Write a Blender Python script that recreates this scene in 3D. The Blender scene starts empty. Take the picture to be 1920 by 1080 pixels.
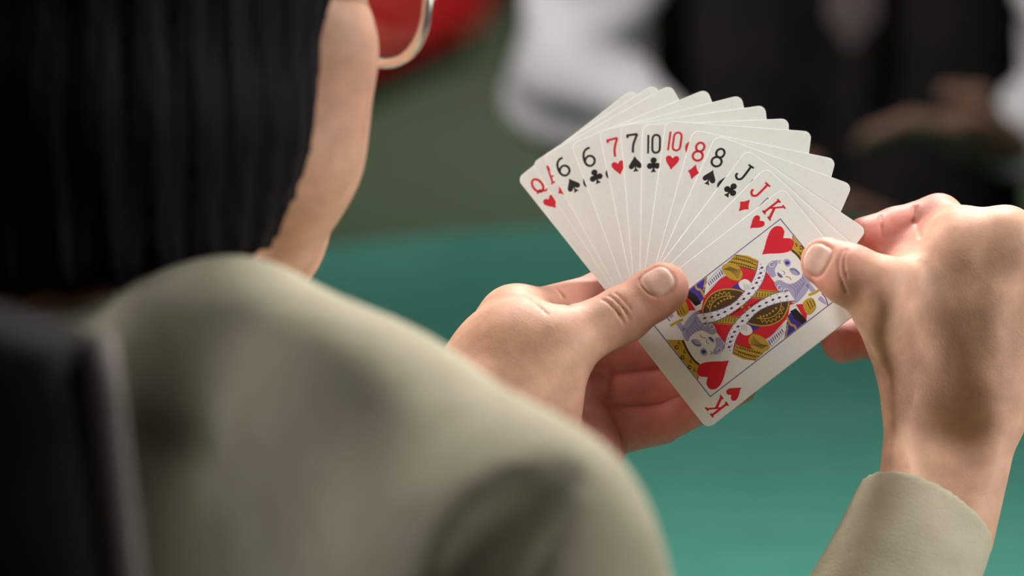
import bpy, bmesh, math, random
import numpy as np
from mathutils import Vector, Matrix

scene = bpy.context.scene
COL = scene.collection
random.seed(4)

# ------------------------------------------------------------------ camera
CAM = np.array([0.0, 0.0, 1.33])
PITCH = math.radians(13.7)
FPX = 6000.0                                   # focal length in pixels of the 1920 frame
RT = np.array([1.0, 0.0, 0.0])
FW = np.array([0.0, math.cos(PITCH), -math.sin(PITCH)])
UP = np.array([0.0, math.sin(PITCH), math.cos(PITCH)])


def ray(px, py):
    return FW + RT * (px - 960) / FPX + UP * (540 - py) / FPX


def P(px, py, d):
    """point seen at a pixel, d metres deep"""
    return CAM + ray(px, py) * d


cam_data = bpy.data.cameras.new('camera')
cam = bpy.data.objects.new('camera', cam_data)
COL.objects.link(cam)
cam.location = CAM
cam.rotation_euler = (math.pi / 2 - PITCH, 0, 0)
cam_data.sensor_width = 24.0
cam_data.lens = 75.0
cam_data.clip_start = 0.02
cam_data.clip_end = 60
cam_data.dof.use_dof = True
cam_data.dof.focus_distance = 1.335
cam_data.dof.aperture_fstop = 3.0
cam_data.dof.aperture_blades = 0
scene.camera = cam

# ------------------------------------------------------------------ light
world = bpy.data.worlds.new('room_dimness')
scene.world = world
world.use_nodes = True
world.node_tree.nodes['Background'].inputs[0].default_value = (1.0, 0.94, 0.86, 1)
world.node_tree.nodes['Background'].inputs[1].default_value = 0.085


def area_light(name, loc, target, size, power, col, spread=180):
    ld = bpy.data.lights.new(name, 'AREA')
    ld.shape = 'DISK'
    ld.size = size
    ld.energy = power
    ld.color = col
    ld.spread = math.radians(spread)
    o = bpy.data.objects.new(name, ld)
    COL.objects.link(o)
    o.location = loc
    o.rotation_euler = (Vector(target) - Vector(loc)).to_track_quat('-Z', 'Y').to_euler()
    return o


area_light('table_lamp_light', (0.28, 1.62, 1.75), (0.22, 1.52, 0.75), 0.30, 2.2, (1.0, 0.97, 0.92))
area_light('left_lamp_light', (-0.90, 1.16, 2.55), (0.30, 1.33, 1.0), 0.50, 0.68, (1.0, 0.995, 0.97), 27)
area_light('left_fill_light', (-1.35, 1.50, 1.50), (0.16, 1.30, 1.02), 0.35, 1.5, (1.0, 0.985, 0.95), 55)  # added low side fill for left-facing skin and cards, no fixture behind it
area_light('right_lamp_light', (1.45, 1.17, 1.55), (0.18, 1.27, 1.02), 0.40, 2.4, (1.0, 0.985, 0.95), 55)
area_light('front_lamp_light', (0.35, 2.75, 2.45), (0.05, 1.15, 1.0), 0.40, 7.2, (1.0, 0.975, 0.93), 60)
area_light('sleeve_fill_light', (-0.35, 2.2, 2.3), (0.10, 2.85, 0.9), 0.35, 3.2, (1.0, 0.97, 0.94), 70)  # added fill that brightens the far person's white sleeve, not a known lamp
area_light('back_room_light', (0.8, 6.6, 2.7), (-0.2, 6.9, 0.0), 0.6, 72, (1.0, 0.95, 0.85))

scene.view_settings.view_transform = 'Standard'
scene.view_settings.look = 'None'
scene.view_settings.gamma = 1.0
scene.view_settings.use_curve_mapping = False
scene.view_settings.exposure = 0.0


# ------------------------------------------------------------------ materials
def new_mat(name, color=(0.5, 0.5, 0.5), rough=0.6, spec=0.3, metallic=0.0):
    m = bpy.data.materials.new(name)
    m.use_nodes = True
    b = m.node_tree.nodes['Principled BSDF']
    b.inputs['Base Color'].default_value = (*color, 1)
    b.inputs['Roughness'].default_value = rough
    b.inputs['Specular IOR Level'].default_value = spec
    b.inputs['Metallic'].default_value = metallic
    return m


def add_noise(m, scale, c1, c2, bump=0.0, bump_scale=None, detail=4.0, stretch=None, dist=0.001):
    nt = m.node_tree
    b = nt.nodes['Principled BSDF']
    tc = nt.nodes.new('ShaderNodeTexCoord')
    src = tc.outputs['Object']
    if stretch:
        mp = nt.nodes.new('ShaderNodeMapping')
        mp.inputs['Scale'].default_value = stretch
        nt.links.new(src, mp.inputs['Vector'])
        src = mp.outputs['Vector']
    n = nt.nodes.new('ShaderNodeTexNoise')
    n.inputs['Scale'].default_value = scale
    n.inputs['Detail'].default_value = detail
    nt.links.new(src, n.inputs['Vector'])
    r = nt.nodes.new('ShaderNodeValToRGB')
    r.color_ramp.elements[0].position = 0.3
    r.color_ramp.elements[0].color = (*c1, 1)
    r.color_ramp.elements[1].position = 0.7
    r.color_ramp.elements[1].color = (*c2, 1)
    nt.links.new(n.outputs['Fac'], r.inputs['Fac'])
    nt.links.new(r.outputs['Color'], b.inputs['Base Color'])
    if bump:
        n2 = nt.nodes.new('ShaderNodeTexNoise')
        n2.inputs['Scale'].default_value = bump_scale or scale
        n2.inputs['Detail'].default_value = 3
        nt.links.new(src, n2.inputs['Vector'])
        bp = nt.nodes.new('ShaderNodeBump')
        bp.inputs['Strength'].default_value = bump
        bp.inputs['Distance'].default_value = dist
        nt.links.new(n2.outputs['Fac'], bp.inputs['Height'])
        nt.links.new(bp.outputs['Normal'], b.inputs['Normal'])
    return m


def skin_mat(name):
    m = new_mat(name, rough=0.55, spec=0.2)
    nt = m.node_tree
    b = nt.nodes['Principled BSDF']
    at = nt.nodes.new('ShaderNodeVertexColor')
    at.layer_name = 'pigment'
    tc = nt.nodes.new('ShaderNodeTexCoord')
    n = nt.nodes.new('ShaderNodeTexNoise')
    n.inputs['Scale'].default_value = 95
    n.inputs['Detail'].default_value = 5
    nt.links.new(tc.outputs['Object'], n.inputs['Vector'])
    mr = nt.nodes.new('ShaderNodeMapRange')
    mr.inputs['From Min'].default_value = 0.3
    mr.inputs['From Max'].default_value = 0.7
    mr.inputs['To Min'].default_value = 0.86
    mr.inputs['To Max'].default_value = 1.12
    nt.links.new(n.outputs['Fac'], mr.inputs['Value'])
    mul = nt.nodes.new('ShaderNodeVectorMath')
    mul.operation = 'SCALE'
    nt.links.new(at.outputs['Color'], mul.inputs[0])
    nt.links.new(mr.outputs['Result'], mul.inputs['Scale'])
    nt.links.new(mul.outputs['Vector'], b.inputs['Base Color'])
    b.inputs['Subsurface Weight'].default_value = 0.22
    b.inputs['Subsurface Radius'].default_value = (1.0, 0.32, 0.18)
    b.inputs['Subsurface Scale'].default_value = 0.005
    v = nt.nodes.new('ShaderNodeTexVoronoi')
    v.inputs['Scale'].default_value = 900
    nt.links.new(tc.outputs['Object'], v.inputs['Vector'])
    n2 = nt.nodes.new('ShaderNodeTexNoise')
    n2.inputs['Scale'].default_value = 260
    n2.inputs['Detail'].default_value = 4
    nt.links.new(tc.outputs['Object'], n2.inputs['Vector'])
    ad = nt.nodes.new('ShaderNodeMath')
    ad.operation = 'ADD'
    nt.links.new(v.outputs['Distance'], ad.inputs[0])
    nt.links.new(n2.outputs['Fac'], ad.inputs[1])
    bp = nt.nodes.new('ShaderNodeBump')
    bp.inputs['Strength'].default_value = 0.16
    bp.inputs['Distance'].default_value = 0.0003
    nt.links.new(ad.outputs['Value'], bp.inputs['Height'])
    nt.links.new(bp.outputs['Normal'], b.inputs['Normal'])
    return m


M_SKIN = skin_mat('skin')
M_JACKET = add_noise(new_mat('beige_wool', rough=0.9, spec=0.12), 60, (0.40, 0.36, 0.26), (0.47, 0.43, 0.32), 0.5, 900, dist=0.0006)
M_HAIR = add_noise(new_mat('black_hair', rough=0.7, spec=0.1), 40, (0.002, 0.002, 0.004), (0.006, 0.006, 0.008), 0.6, 160, stretch=(1, 1, 0.06), dist=0.002)
M_FELT = add_noise(new_mat('green_felt', rough=0.95, spec=0.08), 30, (0.052, 0.200, 0.155), (0.060, 0.222, 0.172), 0.4, 1500, dist=0.0004)
M_TABLE_EDGE = add_noise(new_mat('dark_wood', rough=0.4, spec=0.4), 12, (0.03, 0.016, 0.009), (0.055, 0.03, 0.016), stretch=(1, 1, 8))
M_CARPET = add_noise(new_mat('olive_carpet', rough=1.0, spec=0.03), 14, (0.075, 0.108, 0.070), (0.093, 0.13, 0.086), 0.5, 500, dist=0.003)
M_WALL = add_noise(new_mat('dark_wall_paint', rough=0.8, spec=0.2), 6, (0.022, 0.02, 0.018), (0.032, 0.028, 0.024), 0.2, 120)
M_RED = add_noise(new_mat('red_upholstery', rough=0.8, spec=0.2), 25, (0.70, 0.012, 0.02), (0.78, 0.02, 0.026), 0.3, 500)
M_BLACKCLOTH = add_noise(new_mat('black_cloth', rough=0.9, spec=0.12), 30, (0.016, 0.015, 0.016), (0.026, 0.024, 0.024), 0.4, 700)
M_WHITECLOTH = add_noise(new_mat('white_shirt_cotton', rough=0.85, spec=0.15), 20, (0.70, 0.68, 0.70), (0.80, 0.78, 0.79), 0.3, 600)
M_TIE = add_noise(new_mat('dusty_pink_tie', rough=0.7, spec=0.2), 40, (0.15, 0.11, 0.105), (0.20, 0.15, 0.14))
M_CHAIR = add_noise(new_mat('black_leatherette', rough=0.85, spec=0.1), 30, (0.006, 0.006, 0.007), (0.011, 0.011, 0.012), 0.4, 300)
M_PIPING = new_mat('grey_brown_piping', (0.17, 0.145, 0.135), 0.8, 0.2)
M_RIM = new_mat('silver_rim', (0.85, 0.82, 0.76), 0.28, 0.5, 1.0)
M_CARD = add_noise(new_mat('card_stock', rough=0.5, spec=0.3), 900, (0.78, 0.79, 0.745), (0.82, 0.83, 0.785), 0.05, 2500, dist=0.0001)
M_CARDBACK = add_noise(new_mat('card_back_red', rough=0.5, spec=0.3), 600, (0.45, 0.03, 0.04), (0.75, 0.6, 0.55))
INK = {
    'red': new_mat('red_ink', (0.66, 0.016, 0.03), 0.5, 0.25),
    'black': new_mat('black_ink', (0.018, 0.014, 0.014), 0.5, 0.25),
    'blue': new_mat('blue_line_ink', (0.13, 0.12, 0.33), 0.5, 0.25),
    'royal': new_mat('royal_blue_ink', (0.065, 0.035, 0.30), 0.5, 0.25),
    'gold': new_mat('gold_ink', (0.52, 0.33, 0.035), 0.5, 0.25),
    'brown': new_mat('brown_line_ink', (0.09, 0.045, 0.012), 0.5, 0.25),
    'lilac': new_mat('lilac_ink', (0.38, 0.36, 0.54), 0.5, 0.25),
    'white': new_mat('white_ink', (0.82, 0.81, 0.77), 0.5, 0.25),
}


def lens_mat():
    m = bpy.data.materials.new('lens_glass')
    m.use_nodes = True
    nt = m.node_tree
    nt.nodes.clear()
    out = nt.nodes.new('ShaderNodeOutputMaterial')
    t = nt.nodes.new('ShaderNodeBsdfTransparent')
    t.inputs[0].default_value = (0.86, 0.87, 0.86, 1)
    g = nt.nodes.new('ShaderNodeBsdfGlossy')
    g.inputs['Roughness'].default_value = 0.03
    mx = nt.nodes.new('ShaderNodeMixShader')
    mx.inputs[0].default_value = 0.06
    nt.links.new(t.outputs[0], mx.inputs[1])
    nt.links.new(g.outputs[0], mx.inputs[2])
    nt.links.new(mx.outputs[0], out.inputs[0])
    return m


M_LENS = lens_mat()


# ------------------------------------------------------------------ object helpers
def mesh_obj(name, verts, faces, mat, parent=None, smooth=False, mats=None, fmat=None):
    me = bpy.data.meshes.new(name)
    if isinstance(verts, np.ndarray):
        nv, nf = len(verts), len(faces)
        me.vertices.add(nv)
        me.vertices.foreach_set('co', verts.astype(np.float32).ravel())
        me.loops.add(nf * 4)
        me.loops.foreach_set('vertex_index', faces.astype(np.int32).ravel())
        me.polygons.add(nf)
        me.polygons.foreach_set('loop_start', np.arange(nf, dtype=np.int32) * 4)
        me.update(calc_edges=True)
    else:
        me.from_pydata([tuple(v) for v in verts], [], [tuple(f) for f in faces])
    for m in (mats or [mat]):
        me.materials.append(m)
    if fmat is not None:
        me.polygons.foreach_set('material_index', np.asarray(fmat, dtype=np.int32))
    if smooth:
        me.polygons.foreach_set('use_smooth', [True] * len(me.polygons))
    me.update()
    o = bpy.data.objects.new(name, me)
    COL.objects.link(o)
    if parent is not None:
        o.parent = parent
    return o


def bm_obj(name, bm, mat, parent=None, smooth=False):
    me = bpy.data.meshes.new(name)
    bm.normal_update()
    bm.to_mesh(me)
    bm.free()
    me.materials.append(mat)
    if smooth:
        me.polygons.foreach_set('use_smooth', [True] * len(me.polygons))
    o = bpy.data.objects.new(name, me)
    COL.objects.link(o)
    if parent is not None:
        o.parent = parent
    return o


def tag(o, label, cat, group=None):
    o['label'] = label
    o['category'] = cat
    if group:
        o['group'] = group
    return o


def empty(name, loc=(0, 0, 0), rotz=0.0):
    o = bpy.data.objects.new(name, None)
    COL.objects.link(o)
    o.location = loc
    o.rotation_euler = (0, 0, rotz)
    o.empty_display_size = 0.05
    return o


def struct(o):
    o['kind'] = 'structure'
    return o


def bm_box(sx, sy, sz, loc=(0, 0, 0), bevel=0.0, seg=3, rot=None):
    bm = bmesh.new()
    bmesh.ops.create_cube(bm, size=1.0)
    bmesh.ops.scale(bm, vec=(sx, sy, sz), verts=bm.verts)
    if bevel:
        bmesh.ops.bevel(bm, geom=list(bm.edges), offset=bevel, segments=seg, affect='EDGES', profile=0.6)
    if rot is not None:
        bmesh.ops.rotate(bm, cent=(0, 0, 0), matrix=rot, verts=bm.verts)
    bmesh.ops.translate(bm, vec=loc, verts=bm.verts)
    return bm


def bm_tube(points, radii, n=12, closed=False):
    """sweep a circle along a polyline"""
    bm = bmesh.new()
    pts = [Vector(p) for p in points]
    if not hasattr(radii, '__len__'):
        radii = [radii] * len(pts)
    rings = []
    N = len(pts)
    ref = None
    for i, p in enumerate(pts):
        if closed:
            t = pts[(i + 1) % N] - pts[i - 1]
        else:
            t = pts[min(i + 1, N - 1)] - pts[max(i - 1, 0)]
        t.normalize()
        if ref is None:
            ref = t.orthogonal().normalized()
        ref = (ref - t * ref.dot(t)).normalized()
        b = t.cross(ref)
        rings.append([bm.verts.new(p + (ref * math.cos(a) + b * math.sin(a)) * radii[i])
                      for a in [2 * math.pi * k / n for k in range(n)]])
    for i in range(N if closed else N - 1):
        r0, r1 = rings[i], rings[(i + 1) % N]
        for k in range(n):
            bm.faces.new((r0[k], r0[(k + 1) % n], r1[(k + 1) % n], r1[k]))
    if not closed:
        bm.faces.new(list(reversed(rings[0])))
        bm.faces.new(rings[-1])
    return bm


def bm_lathe(profile, n=64):
    bm = bmesh.new()
    rings = []
    for r, z in profile:
        if r < 1e-6:
            rings.append([bm.verts.new((0, 0, z))])
        else:
            rings.append([bm.verts.new((r * math.cos(2 * math.pi * k / n), r * math.sin(2 * math.pi * k / n), z)) for k in range(n)])
    for a, b in zip(rings, rings[1:]):
        for k in range(n):
            k2 = (k + 1) % n
            if len(a) == 1:
                bm.faces.new((a[0], b[k], b[k2]))
            elif len(b) == 1:
                bm.faces.new((a[k], b[0], a[k2]))
            else:
                bm.faces.new((a[k], b[k], b[k2], a[k2]))
    bmesh.ops.recalc_face_normals(bm, faces=bm.faces)
    return bm


# ------------------------------------------------------------------ distance field sculpting
class Field:
    """signed distance grid: blended tapered capsules and ellipsoids, meshed into one continuous surface"""

    def __init__(self, lo, hi, h):
        self.h = h
        self.lo = np.asarray(lo, float)
        n = np.ceil((np.asarray(hi, float) - self.lo) / h).astype(int) + 1
        self.n = n
        self.ax = [(self.lo[i] + h * np.arange(n[i])).astype(np.float32) for i in range(3)]
        self.d = np.full(n, 1.0, np.float32)

    def _sl(self, lo, hi):
        a = np.clip(np.floor((lo - self.lo) / self.h).astype(int), 0, self.n)
        b = np.clip(np.ceil((hi - self.lo) / self.h).astype(int) + 1, 0, self.n)
        if np.any(b <= a):
            return None, None
        sl = tuple(slice(a[i], b[i]) for i in range(3))
        X = self.ax[0][sl[0]][:, None, None]
        Y = self.ax[1][sl[1]][None, :, None]
        Z = self.ax[2][sl[2]][None, None, :]
        return sl, (X, Y, Z)

    @staticmethod
    def smin(a, b, k):
        h = np.maximum(k - np.abs(a - b), 0) / k
        return np.minimum(a, b) - h * h * k * 0.25

    @staticmethod
    def smax(a, b, k):
        h = np.maximum(k - np.abs(a - b), 0) / k
        return np.maximum(a, b) + h * h * k * 0.25

    @staticmethod
    def _cone(g, a, b, ra, rb, mid=None):
        X, Y, Z = g
        ba = b - a
        L2 = max(float(ba @ ba), 1e-12)
        t = np.clip(((X - a[0]) * ba[0] + (Y - a[1]) * ba[1] + (Z - a[2]) * ba[2]) / L2, 0, 1)
        q = np.sqrt((X - a[0] - t * ba[0]) ** 2 + (Y - a[1] - t * ba[1]) ** 2 + (Z - a[2] - t * ba[2]) ** 2)
        r = ra + (rb - ra) * t
        if mid:
            r = r + mid * 4 * t * (1 - t)
        return (q - r).astype(np.float32)

    def cone(self, a, b, ra, rb=None, k=0.005, mid=None):
        a = np.asarray(a, float)
        b = np.asarray(b, float)
        rb = ra if rb is None else rb
        m = max(ra, rb) + abs(mid or 0) + k + 5 * self.h
        sl, g = self._sl(np.minimum(a, b) - m, np.maximum(a, b) + m)
        if sl is None:
            return
        self.d[sl] = self.smin(self.d[sl], self._cone(g, a, b, ra, rb, mid), k)

    def chain(self, pts, radii, k=0.005):
        for i in range(len(pts) - 1):
            self.cone(pts[i], pts[i + 1], radii[i], radii[i + 1], k)

    def _ell(self, g, c, r, R):
        X, Y, Z = g
        x, y, z = X - c[0], Y - c[1], Z - c[2]
        s = 0
        gsum = 0
        for i in range(3):
            u = R[i][0] * x + R[i][1] * y + R[i][2] * z
            s = s + (u / r[i]) ** 2
            gsum = gsum + (u / r[i] ** 2) ** 2
        k0 = np.sqrt(s)
        k1 = np.sqrt(gsum) + 1e-9
        return (k0 * (k0 - 1.0) / k1).astype(np.float32)

    def ell(self, c, r, R=None, k=0.005):
        c = np.asarray(c, float)
        R = np.eye(3) if R is None else np.asarray(R)
        m = max(r) + k + 5 * self.h
        sl, g = self._sl(c - m, c + m)
        if sl is None:
            return
        self.d[sl] = self.smin(self.d[sl], self._ell(g, c, r, R), k)

    def cut_ell(self, c, r, R=None, k=0.003):
        c = np.asarray(c, float)
        R = np.eye(3) if R is None else np.asarray(R)
        m = max(r) + k + 5 * self.h
        sl, g = self._sl(c - m, c + m)
        if sl is None:
            return
        self.d[sl] = self.smax(self.d[sl], -self._ell(g, c, r, R), k)

    def cut(self, pts, radii, k=0.002):
        if not hasattr(radii, '__len__'):
            radii = [radii] * len(pts)
        for i in range(len(pts) - 1):
            a, b = np.asarray(pts[i], float), np.asarray(pts[i + 1], float)
            m = max(radii[i], radii[i + 1]) + k + 4 * self.h
            sl, g = self._sl(np.minimum(a, b) - m, np.maximum(a, b) + m)
            if sl is None:
                continue
            self.d[sl] = self.smax(self.d[sl], -self._cone(g, a, b, radii[i], radii[i + 1]), k)

    def cut_plane(self, p, n, k=0.002, lo=None, hi=None):
        """keep the side the normal points away from"""
        X, Y, Z = (self.ax[0][:, None, None], self.ax[1][None, :, None], self.ax[2][None, None, :])
        n = np.asarray(n, float)
        n = n / np.linalg.norm(n)
        pl = ((X - p[0]) * n[0] + (Y - p[1]) * n[1] + (Z - p[2]) * n[2]).astype(np.float32)
        self.d = self.smax(self.d, pl, k)

    def grid(self):
        return (self.ax[0][:, None, None], self.ax[1][None, :, None], self.ax[2][None, None, :])

    def sample(self, p):
        f = (np.asarray(p) - self.lo) / self.h
        i = np.clip(np.floor(f).astype(int), 0, self.n - 2)
        t = np.clip(f - i, 0, 1)
        c = self.d[i[0]:i[0] + 2, i[1]:i[1] + 2, i[2]:i[2] + 2].astype(float)
        c = c[0] * (1 - t[0]) + c[1] * t[0]
        c = c[0] * (1 - t[1]) + c[1] * t[1]
        return c[0] * (1 - t[2]) + c[1] * t[2]

    def hit(self, px, py, d0, d1, step=0.0004):
        """first surface point along the ray of a pixel"""
        r = ray(px, py)
        d = d0
        while d < d1:
            p = CAM + r * d
            if np.all(p > self.lo) and np.all(p < self.lo + self.h * (self.n - 1)):
                if self.sample(p) < 0:
                    return p
            d += step
        return None

    def normal(self, p):
        e = self.h * 1.5
        g = np.array([self.sample(p + np.eye(3)[i] * e) - self.sample(p - np.eye(3)[i] * e) for i in range(3)])
        return g / (np.linalg.norm(g) + 1e-9)

    def crease(self, pix, depth, r=0.0008, k=0.0022, d0=1.1, d1=1.6, lift=0.0):
        pts = []
        for q in pix:
            p = self.hit(q[0], q[1], d0, d1)
            if p is not None:
                pts.append(p - ray(*q) * (lift - depth))
        if len(pts) > 1:
            self.cut(pts, r, k)

    def nail(self, px, py, axis, a, b, depth=0.0007, d0=1.1, d1=1.6, n=None):
        c = self.hit(px, py, d0, d1)
        nn = self.normal(c) if n is None else n / np.linalg.norm(n)
        u = axis - nn * (axis @ nn)
        u /= np.linalg.norm(u)
        v = np.cross(nn, u)
        m = max(a, b) * 1.6
        sl, (X, Y, Z) = self._sl(c - m, c + m)
        du = (X - c[0]) * u[0] + (Y - c[1]) * u[1] + (Z - c[2]) * u[2]
        dv = (X - c[0]) * v[0] + (Y - c[1]) * v[1] + (Z - c[2]) * v[2]
        dn = (X - c[0]) * nn[0] + (Y - c[1]) * nn[1] + (Z - c[2]) * nn[2]
        e = ((np.abs(du) / a) ** 2.8 + (np.abs(dv) / b) ** 2.8) ** (1 / 2.8)
        w = np.exp(-((e - 1) / 0.11) ** 2) * (np.abs(dn) < 0.007) * np.clip(1.3 - du / a * 0.6, 0.25, 1.3)
        self.d[sl] += (depth * w).astype(np.float32)
        return dict(c=c, u=u, v=v, n=nn, a=a, b=b)

    def mesh(self):
        d = self.d
        s = d < 0
        nx, ny, nz = s.shape
        cnt = np.zeros((nx - 1, ny - 1, nz - 1), np.uint8)
        for i in (0, 1):
            for j in (0, 1):
                for k in (0, 1):
                    cnt += s[i:nx - 1 + i, j:ny - 1 + j, k:nz - 1 + k]
        act = (cnt > 0) & (cnt < 8)
        I, J, K = np.nonzero(act)
        idx = np.full(act.shape, -1, np.int32)
        idx[I, J, K] = np.arange(len(I))
        acc = np.zeros((len(I), 3))
        num = np.zeros(len(I))
        C = [(i, j, k) for i in (0, 1) for j in (0, 1) for k in (0, 1)]
        for c1 in C:
            for ax in range(3):
                if c1[ax] == 1:
                    continue
                c2 = list(c1)
                c2[ax] = 1
                v1 = d[I + c1[0], J + c1[1], K + c1[2]].astype(float)
                v2 = d[I + c2[0], J + c2[1], K + c2[2]].astype(float)
                cr = (v1 < 0) != (v2 < 0)
                t = np.where(cr, v1 / np.where(cr, v1 - v2, 1), 0)
                p = np.array(c1, float)[None, :] + np.zeros((len(I), 3))
                p[:, ax] += t
                acc += p * cr[:, None]
                num += cr
        V = (np.stack([I, J, K], 1) + acc / num[:, None]) * self.h + self.lo
        F = []
        for ax in range(3):
            sl1 = [slice(None)] * 3
            sl2 = [slice(None)] * 3
            sl1[ax] = slice(0, -1)
            sl2[ax] = slice(1, None)
            a, b = s[tuple(sl1)], s[tuple(sl2)]
            e = np.argwhere(a != b)
            o1, o2 = [(1, 2), (2, 0), (0, 1)][ax]
            ok = (e[:, o1] > 0) & (e[:, o2] > 0)
            lim = np.array(act.shape)
            ok &= (e[:, o1] < lim[o1]) & (e[:, o2] < lim[o2]) & (e[:, ax] < lim[ax])
            e = e[ok]
            inside = a[e[:, 0], e[:, 1], e[:, 2]]
            q = []
            for s1, s2 in ((1, 1), (0, 1), (0, 0), (1, 0)):
                c = e.copy()
                c[:, o1] -= s1
                c[:, o2] -= s2
                q.append(idx[c[:, 0], c[:, 1], c[:, 2]])
            q = np.stack(q, 1)
            q[~inside] = q[~inside][:, ::-1]
            F.append(q)
        return V, np.concatenate(F)


def vnoise(p, f, seed=0):
    """cheap smooth noise from a few rotated sines"""
    r = np.random.RandomState(seed)
    out = 0
    for _ in range(5):
        w = r.normal(size=3)
        w = w / np.linalg.norm(w) * f * r.uniform(0.6, 1.5)
        out = out + np.sin(p @ w + r.uniform(0, 6.28))
    return out / 5


def set_pigment(o, cols):
    at = o.data.color_attributes.new('pigment', 'FLOAT_COLOR', 'POINT')
    c = np.ones((len(cols), 4), np.float32)
    c[:, :3] = np.clip(cols, 0, 1)
    at.data.foreach_set('color', c.ravel())


SKIN_BASE = np.array([0.60, 0.35, 0.24])
SKIN_RED = np.array([0.60, 0.195, 0.17])
NAIL_COL = np.array([0.62, 0.38, 0.31])


def pigment(V, spots=(), nails=(), base=SKIN_BASE):
    c = np.tile(base, (len(V), 1))
    c *= (1 + 0.05 * vnoise(V, 120, 2) + 0.05 * vnoise(V, 300, 5))[:, None]
    for p, r, w in spots:
        g = np.exp(-((V - np.asarray(p)) ** 2).sum(1) / r ** 2)[:, None] * w
        c = c * (1 - g) + SKIN_RED * g
    for n in nails:
        dd = V - n['c']
        du, dv, dn = dd @ n['u'], dd @ n['v'], dd @ n['n']
        e = ((np.abs(du) / n['a']) ** 2.8 + (np.abs(dv) / n['b']) ** 2.8) ** (1 / 2.8)
        w = (np.clip((1.0 - e) / 0.1, 0, 1) * (np.abs(dn) < 0.006))[:, None]
        tip = np.clip((du / n['a'] - 0.72) / 0.15, 0, 1)[:, None]
        nc = NAIL_COL * (1 - tip) + np.array([0.68, 0.56, 0.48]) * tip
        c = c * (1 - w) + nc * w
    return c


# ------------------------------------------------------------------ the room
def quad_plane(name, corners, mat):
    return mesh_obj(name, [tuple(c) for c in corners], [(0, 1, 2, 3)], mat)


struct(quad_plane('floor', [(-4, -1.5, 0), (4.5, -1.5, 0), (4.5, 8.8, 0), (-4, 8.8, 0)], M_CARPET))
struct(bm_obj('wall_back', bm_box(8.5, 0.12, 2.9, (0.25, 8.86, 1.45)), M_WALL))
struct(bm_obj('wall_right', bm_box(0.12, 10.3, 2.9, (4.56, 3.65, 1.45)), M_WALL))
struct(bm_obj('wall_left', bm_box(0.12, 10.3, 2.9, (-4.06, 3.65, 1.45)), M_WALL))
struct(bm_obj('ceiling', bm_box(8.5, 10.3, 0.1, (0.25, 3.65, 2.95)), M_WALL))
struct(bm_obj('baseboard_back', bm_box(8.5, 0.025, 0.12, (0.25, 8.787, 0.06), 0.006), M_TABLE_EDGE))

# ------------------------------------------------------------------ table
TABLE_Z = 0.75
TC = np.array([0.20, 1.93])
TR = 0.70
t = tag(empty('card_table', (TC[0], TC[1], 0)), 'round card table covered in green felt under the held cards', 'table')
prof = [(0, TABLE_Z), (TR - 0.012, TABLE_Z), (TR - 0.004, TABLE_Z - 0.004), (TR, TABLE_Z - 0.012), (TR, TABLE_Z - 0.03), (TR - 0.01, TABLE_Z - 0.034), (0, TABLE_Z - 0.034)]
bm_obj('felt_top', bm_lathe(prof, 128), M_FELT, t, smooth=False)
bm_obj('apron', bm_lathe([(TR - 0.03, TABLE_Z - 0.034), (TR - 0.03, TABLE_Z - 0.10), (TR - 0.06, TABLE_Z - 0.10), (TR - 0.06, TABLE_Z - 0.034)], 96), M_TABLE_EDGE, t)
bm_obj('pedestal', bm_lathe([(0, TABLE_Z - 0.034), (0.16, TABLE_Z - 0.05), (0.06, TABLE_Z - 0.12), (0.05, 0.4), (0.075, 0.2), (0.05, 0.09), (0.09, 0.06), (0, 0.06)], 40), M_TABLE_EDGE, t, smooth=True)
for a in range(4):
    an = math.pi / 4 + a * math.pi / 2
    pts = [(0.05 * math.cos(an), 0.05 * math.sin(an), 0.10), (0.22 * math.cos(an), 0.22 * math.sin(an), 0.075), (0.40 * math.cos(an), 0.40 * math.sin(an), 0.026)]
    bm_obj('foot', bm_tube(pts, [0.032, 0.03, 0.026], 12), M_TABLE_EDGE, t, smooth=True)

# ------------------------------------------------------------------ the fan of cards
D0 = 1.345
TILT = math.radians(20)
A1 = 0.79 * RT + 0.61 * UP
A1 /= np.linalg.norm(A1)
_a2 = 0.61 * RT - 0.79 * UP
_a2 /= np.linalg.norm(_a2)
A2 = math.cos(TILT) * _a2 - math.sin(TILT) * FW
NF = np.cross(A2, A1)
if NF @ FW > 0:
    NF = -NF
O_FAN = P(1290, 500, D0)


def plane_depth(px, py):
    r = ray(px, py)
    return float(((O_FAN - CAM) @ NF) / (r @ NF))


def on_fan(px, py):
    return P(px, py, plane_depth(px, py))


CW, CH, CT = 0.063, 0.088, 0.00036
STEP = 0.00062


def ribbon(pts, w, closed=False):
    """flat stroke of width w along a polyline"""
    pts = [np.array(p, float) for p in pts]
    n = len(pts)
    L, R = [], []
    for i in range(n):
        if closed:
            p0, p1, p2 = pts[i - 1], pts[i], pts[(i + 1) % n]
        else:
            p0, p1, p2 = pts[max(i - 1, 0)], pts[i], pts[min(i + 1, n - 1)]
        d1 = p1 - p0
        d2 = p2 - p1
        if np.linalg.norm(d1) < 1e-9:
            d1 = d2
        if np.linalg.norm(d2) < 1e-9:
            d2 = d1
        d1 = d1 / np.linalg.norm(d1)
        d2 = d2 / np.linalg.norm(d2)
        n1 = np.array([-d1[1], d1[0]])
        n2 = np.array([-d2[1], d2[0]])
        m = n1 + n2
        m = m / (np.linalg.norm(m) + 1e-9)
        s = 1.0 / max(m @ n1, 0.5)
        L.append(p1 + m * s * w / 2)
        R.append(p1 - m * s * w / 2)
    V = L + R
    F = []
    for i in range(n if closed else n - 1):
        j = (i + 1) % n
        F.append((i, j, n + j, n + i))
    return V, F


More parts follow.
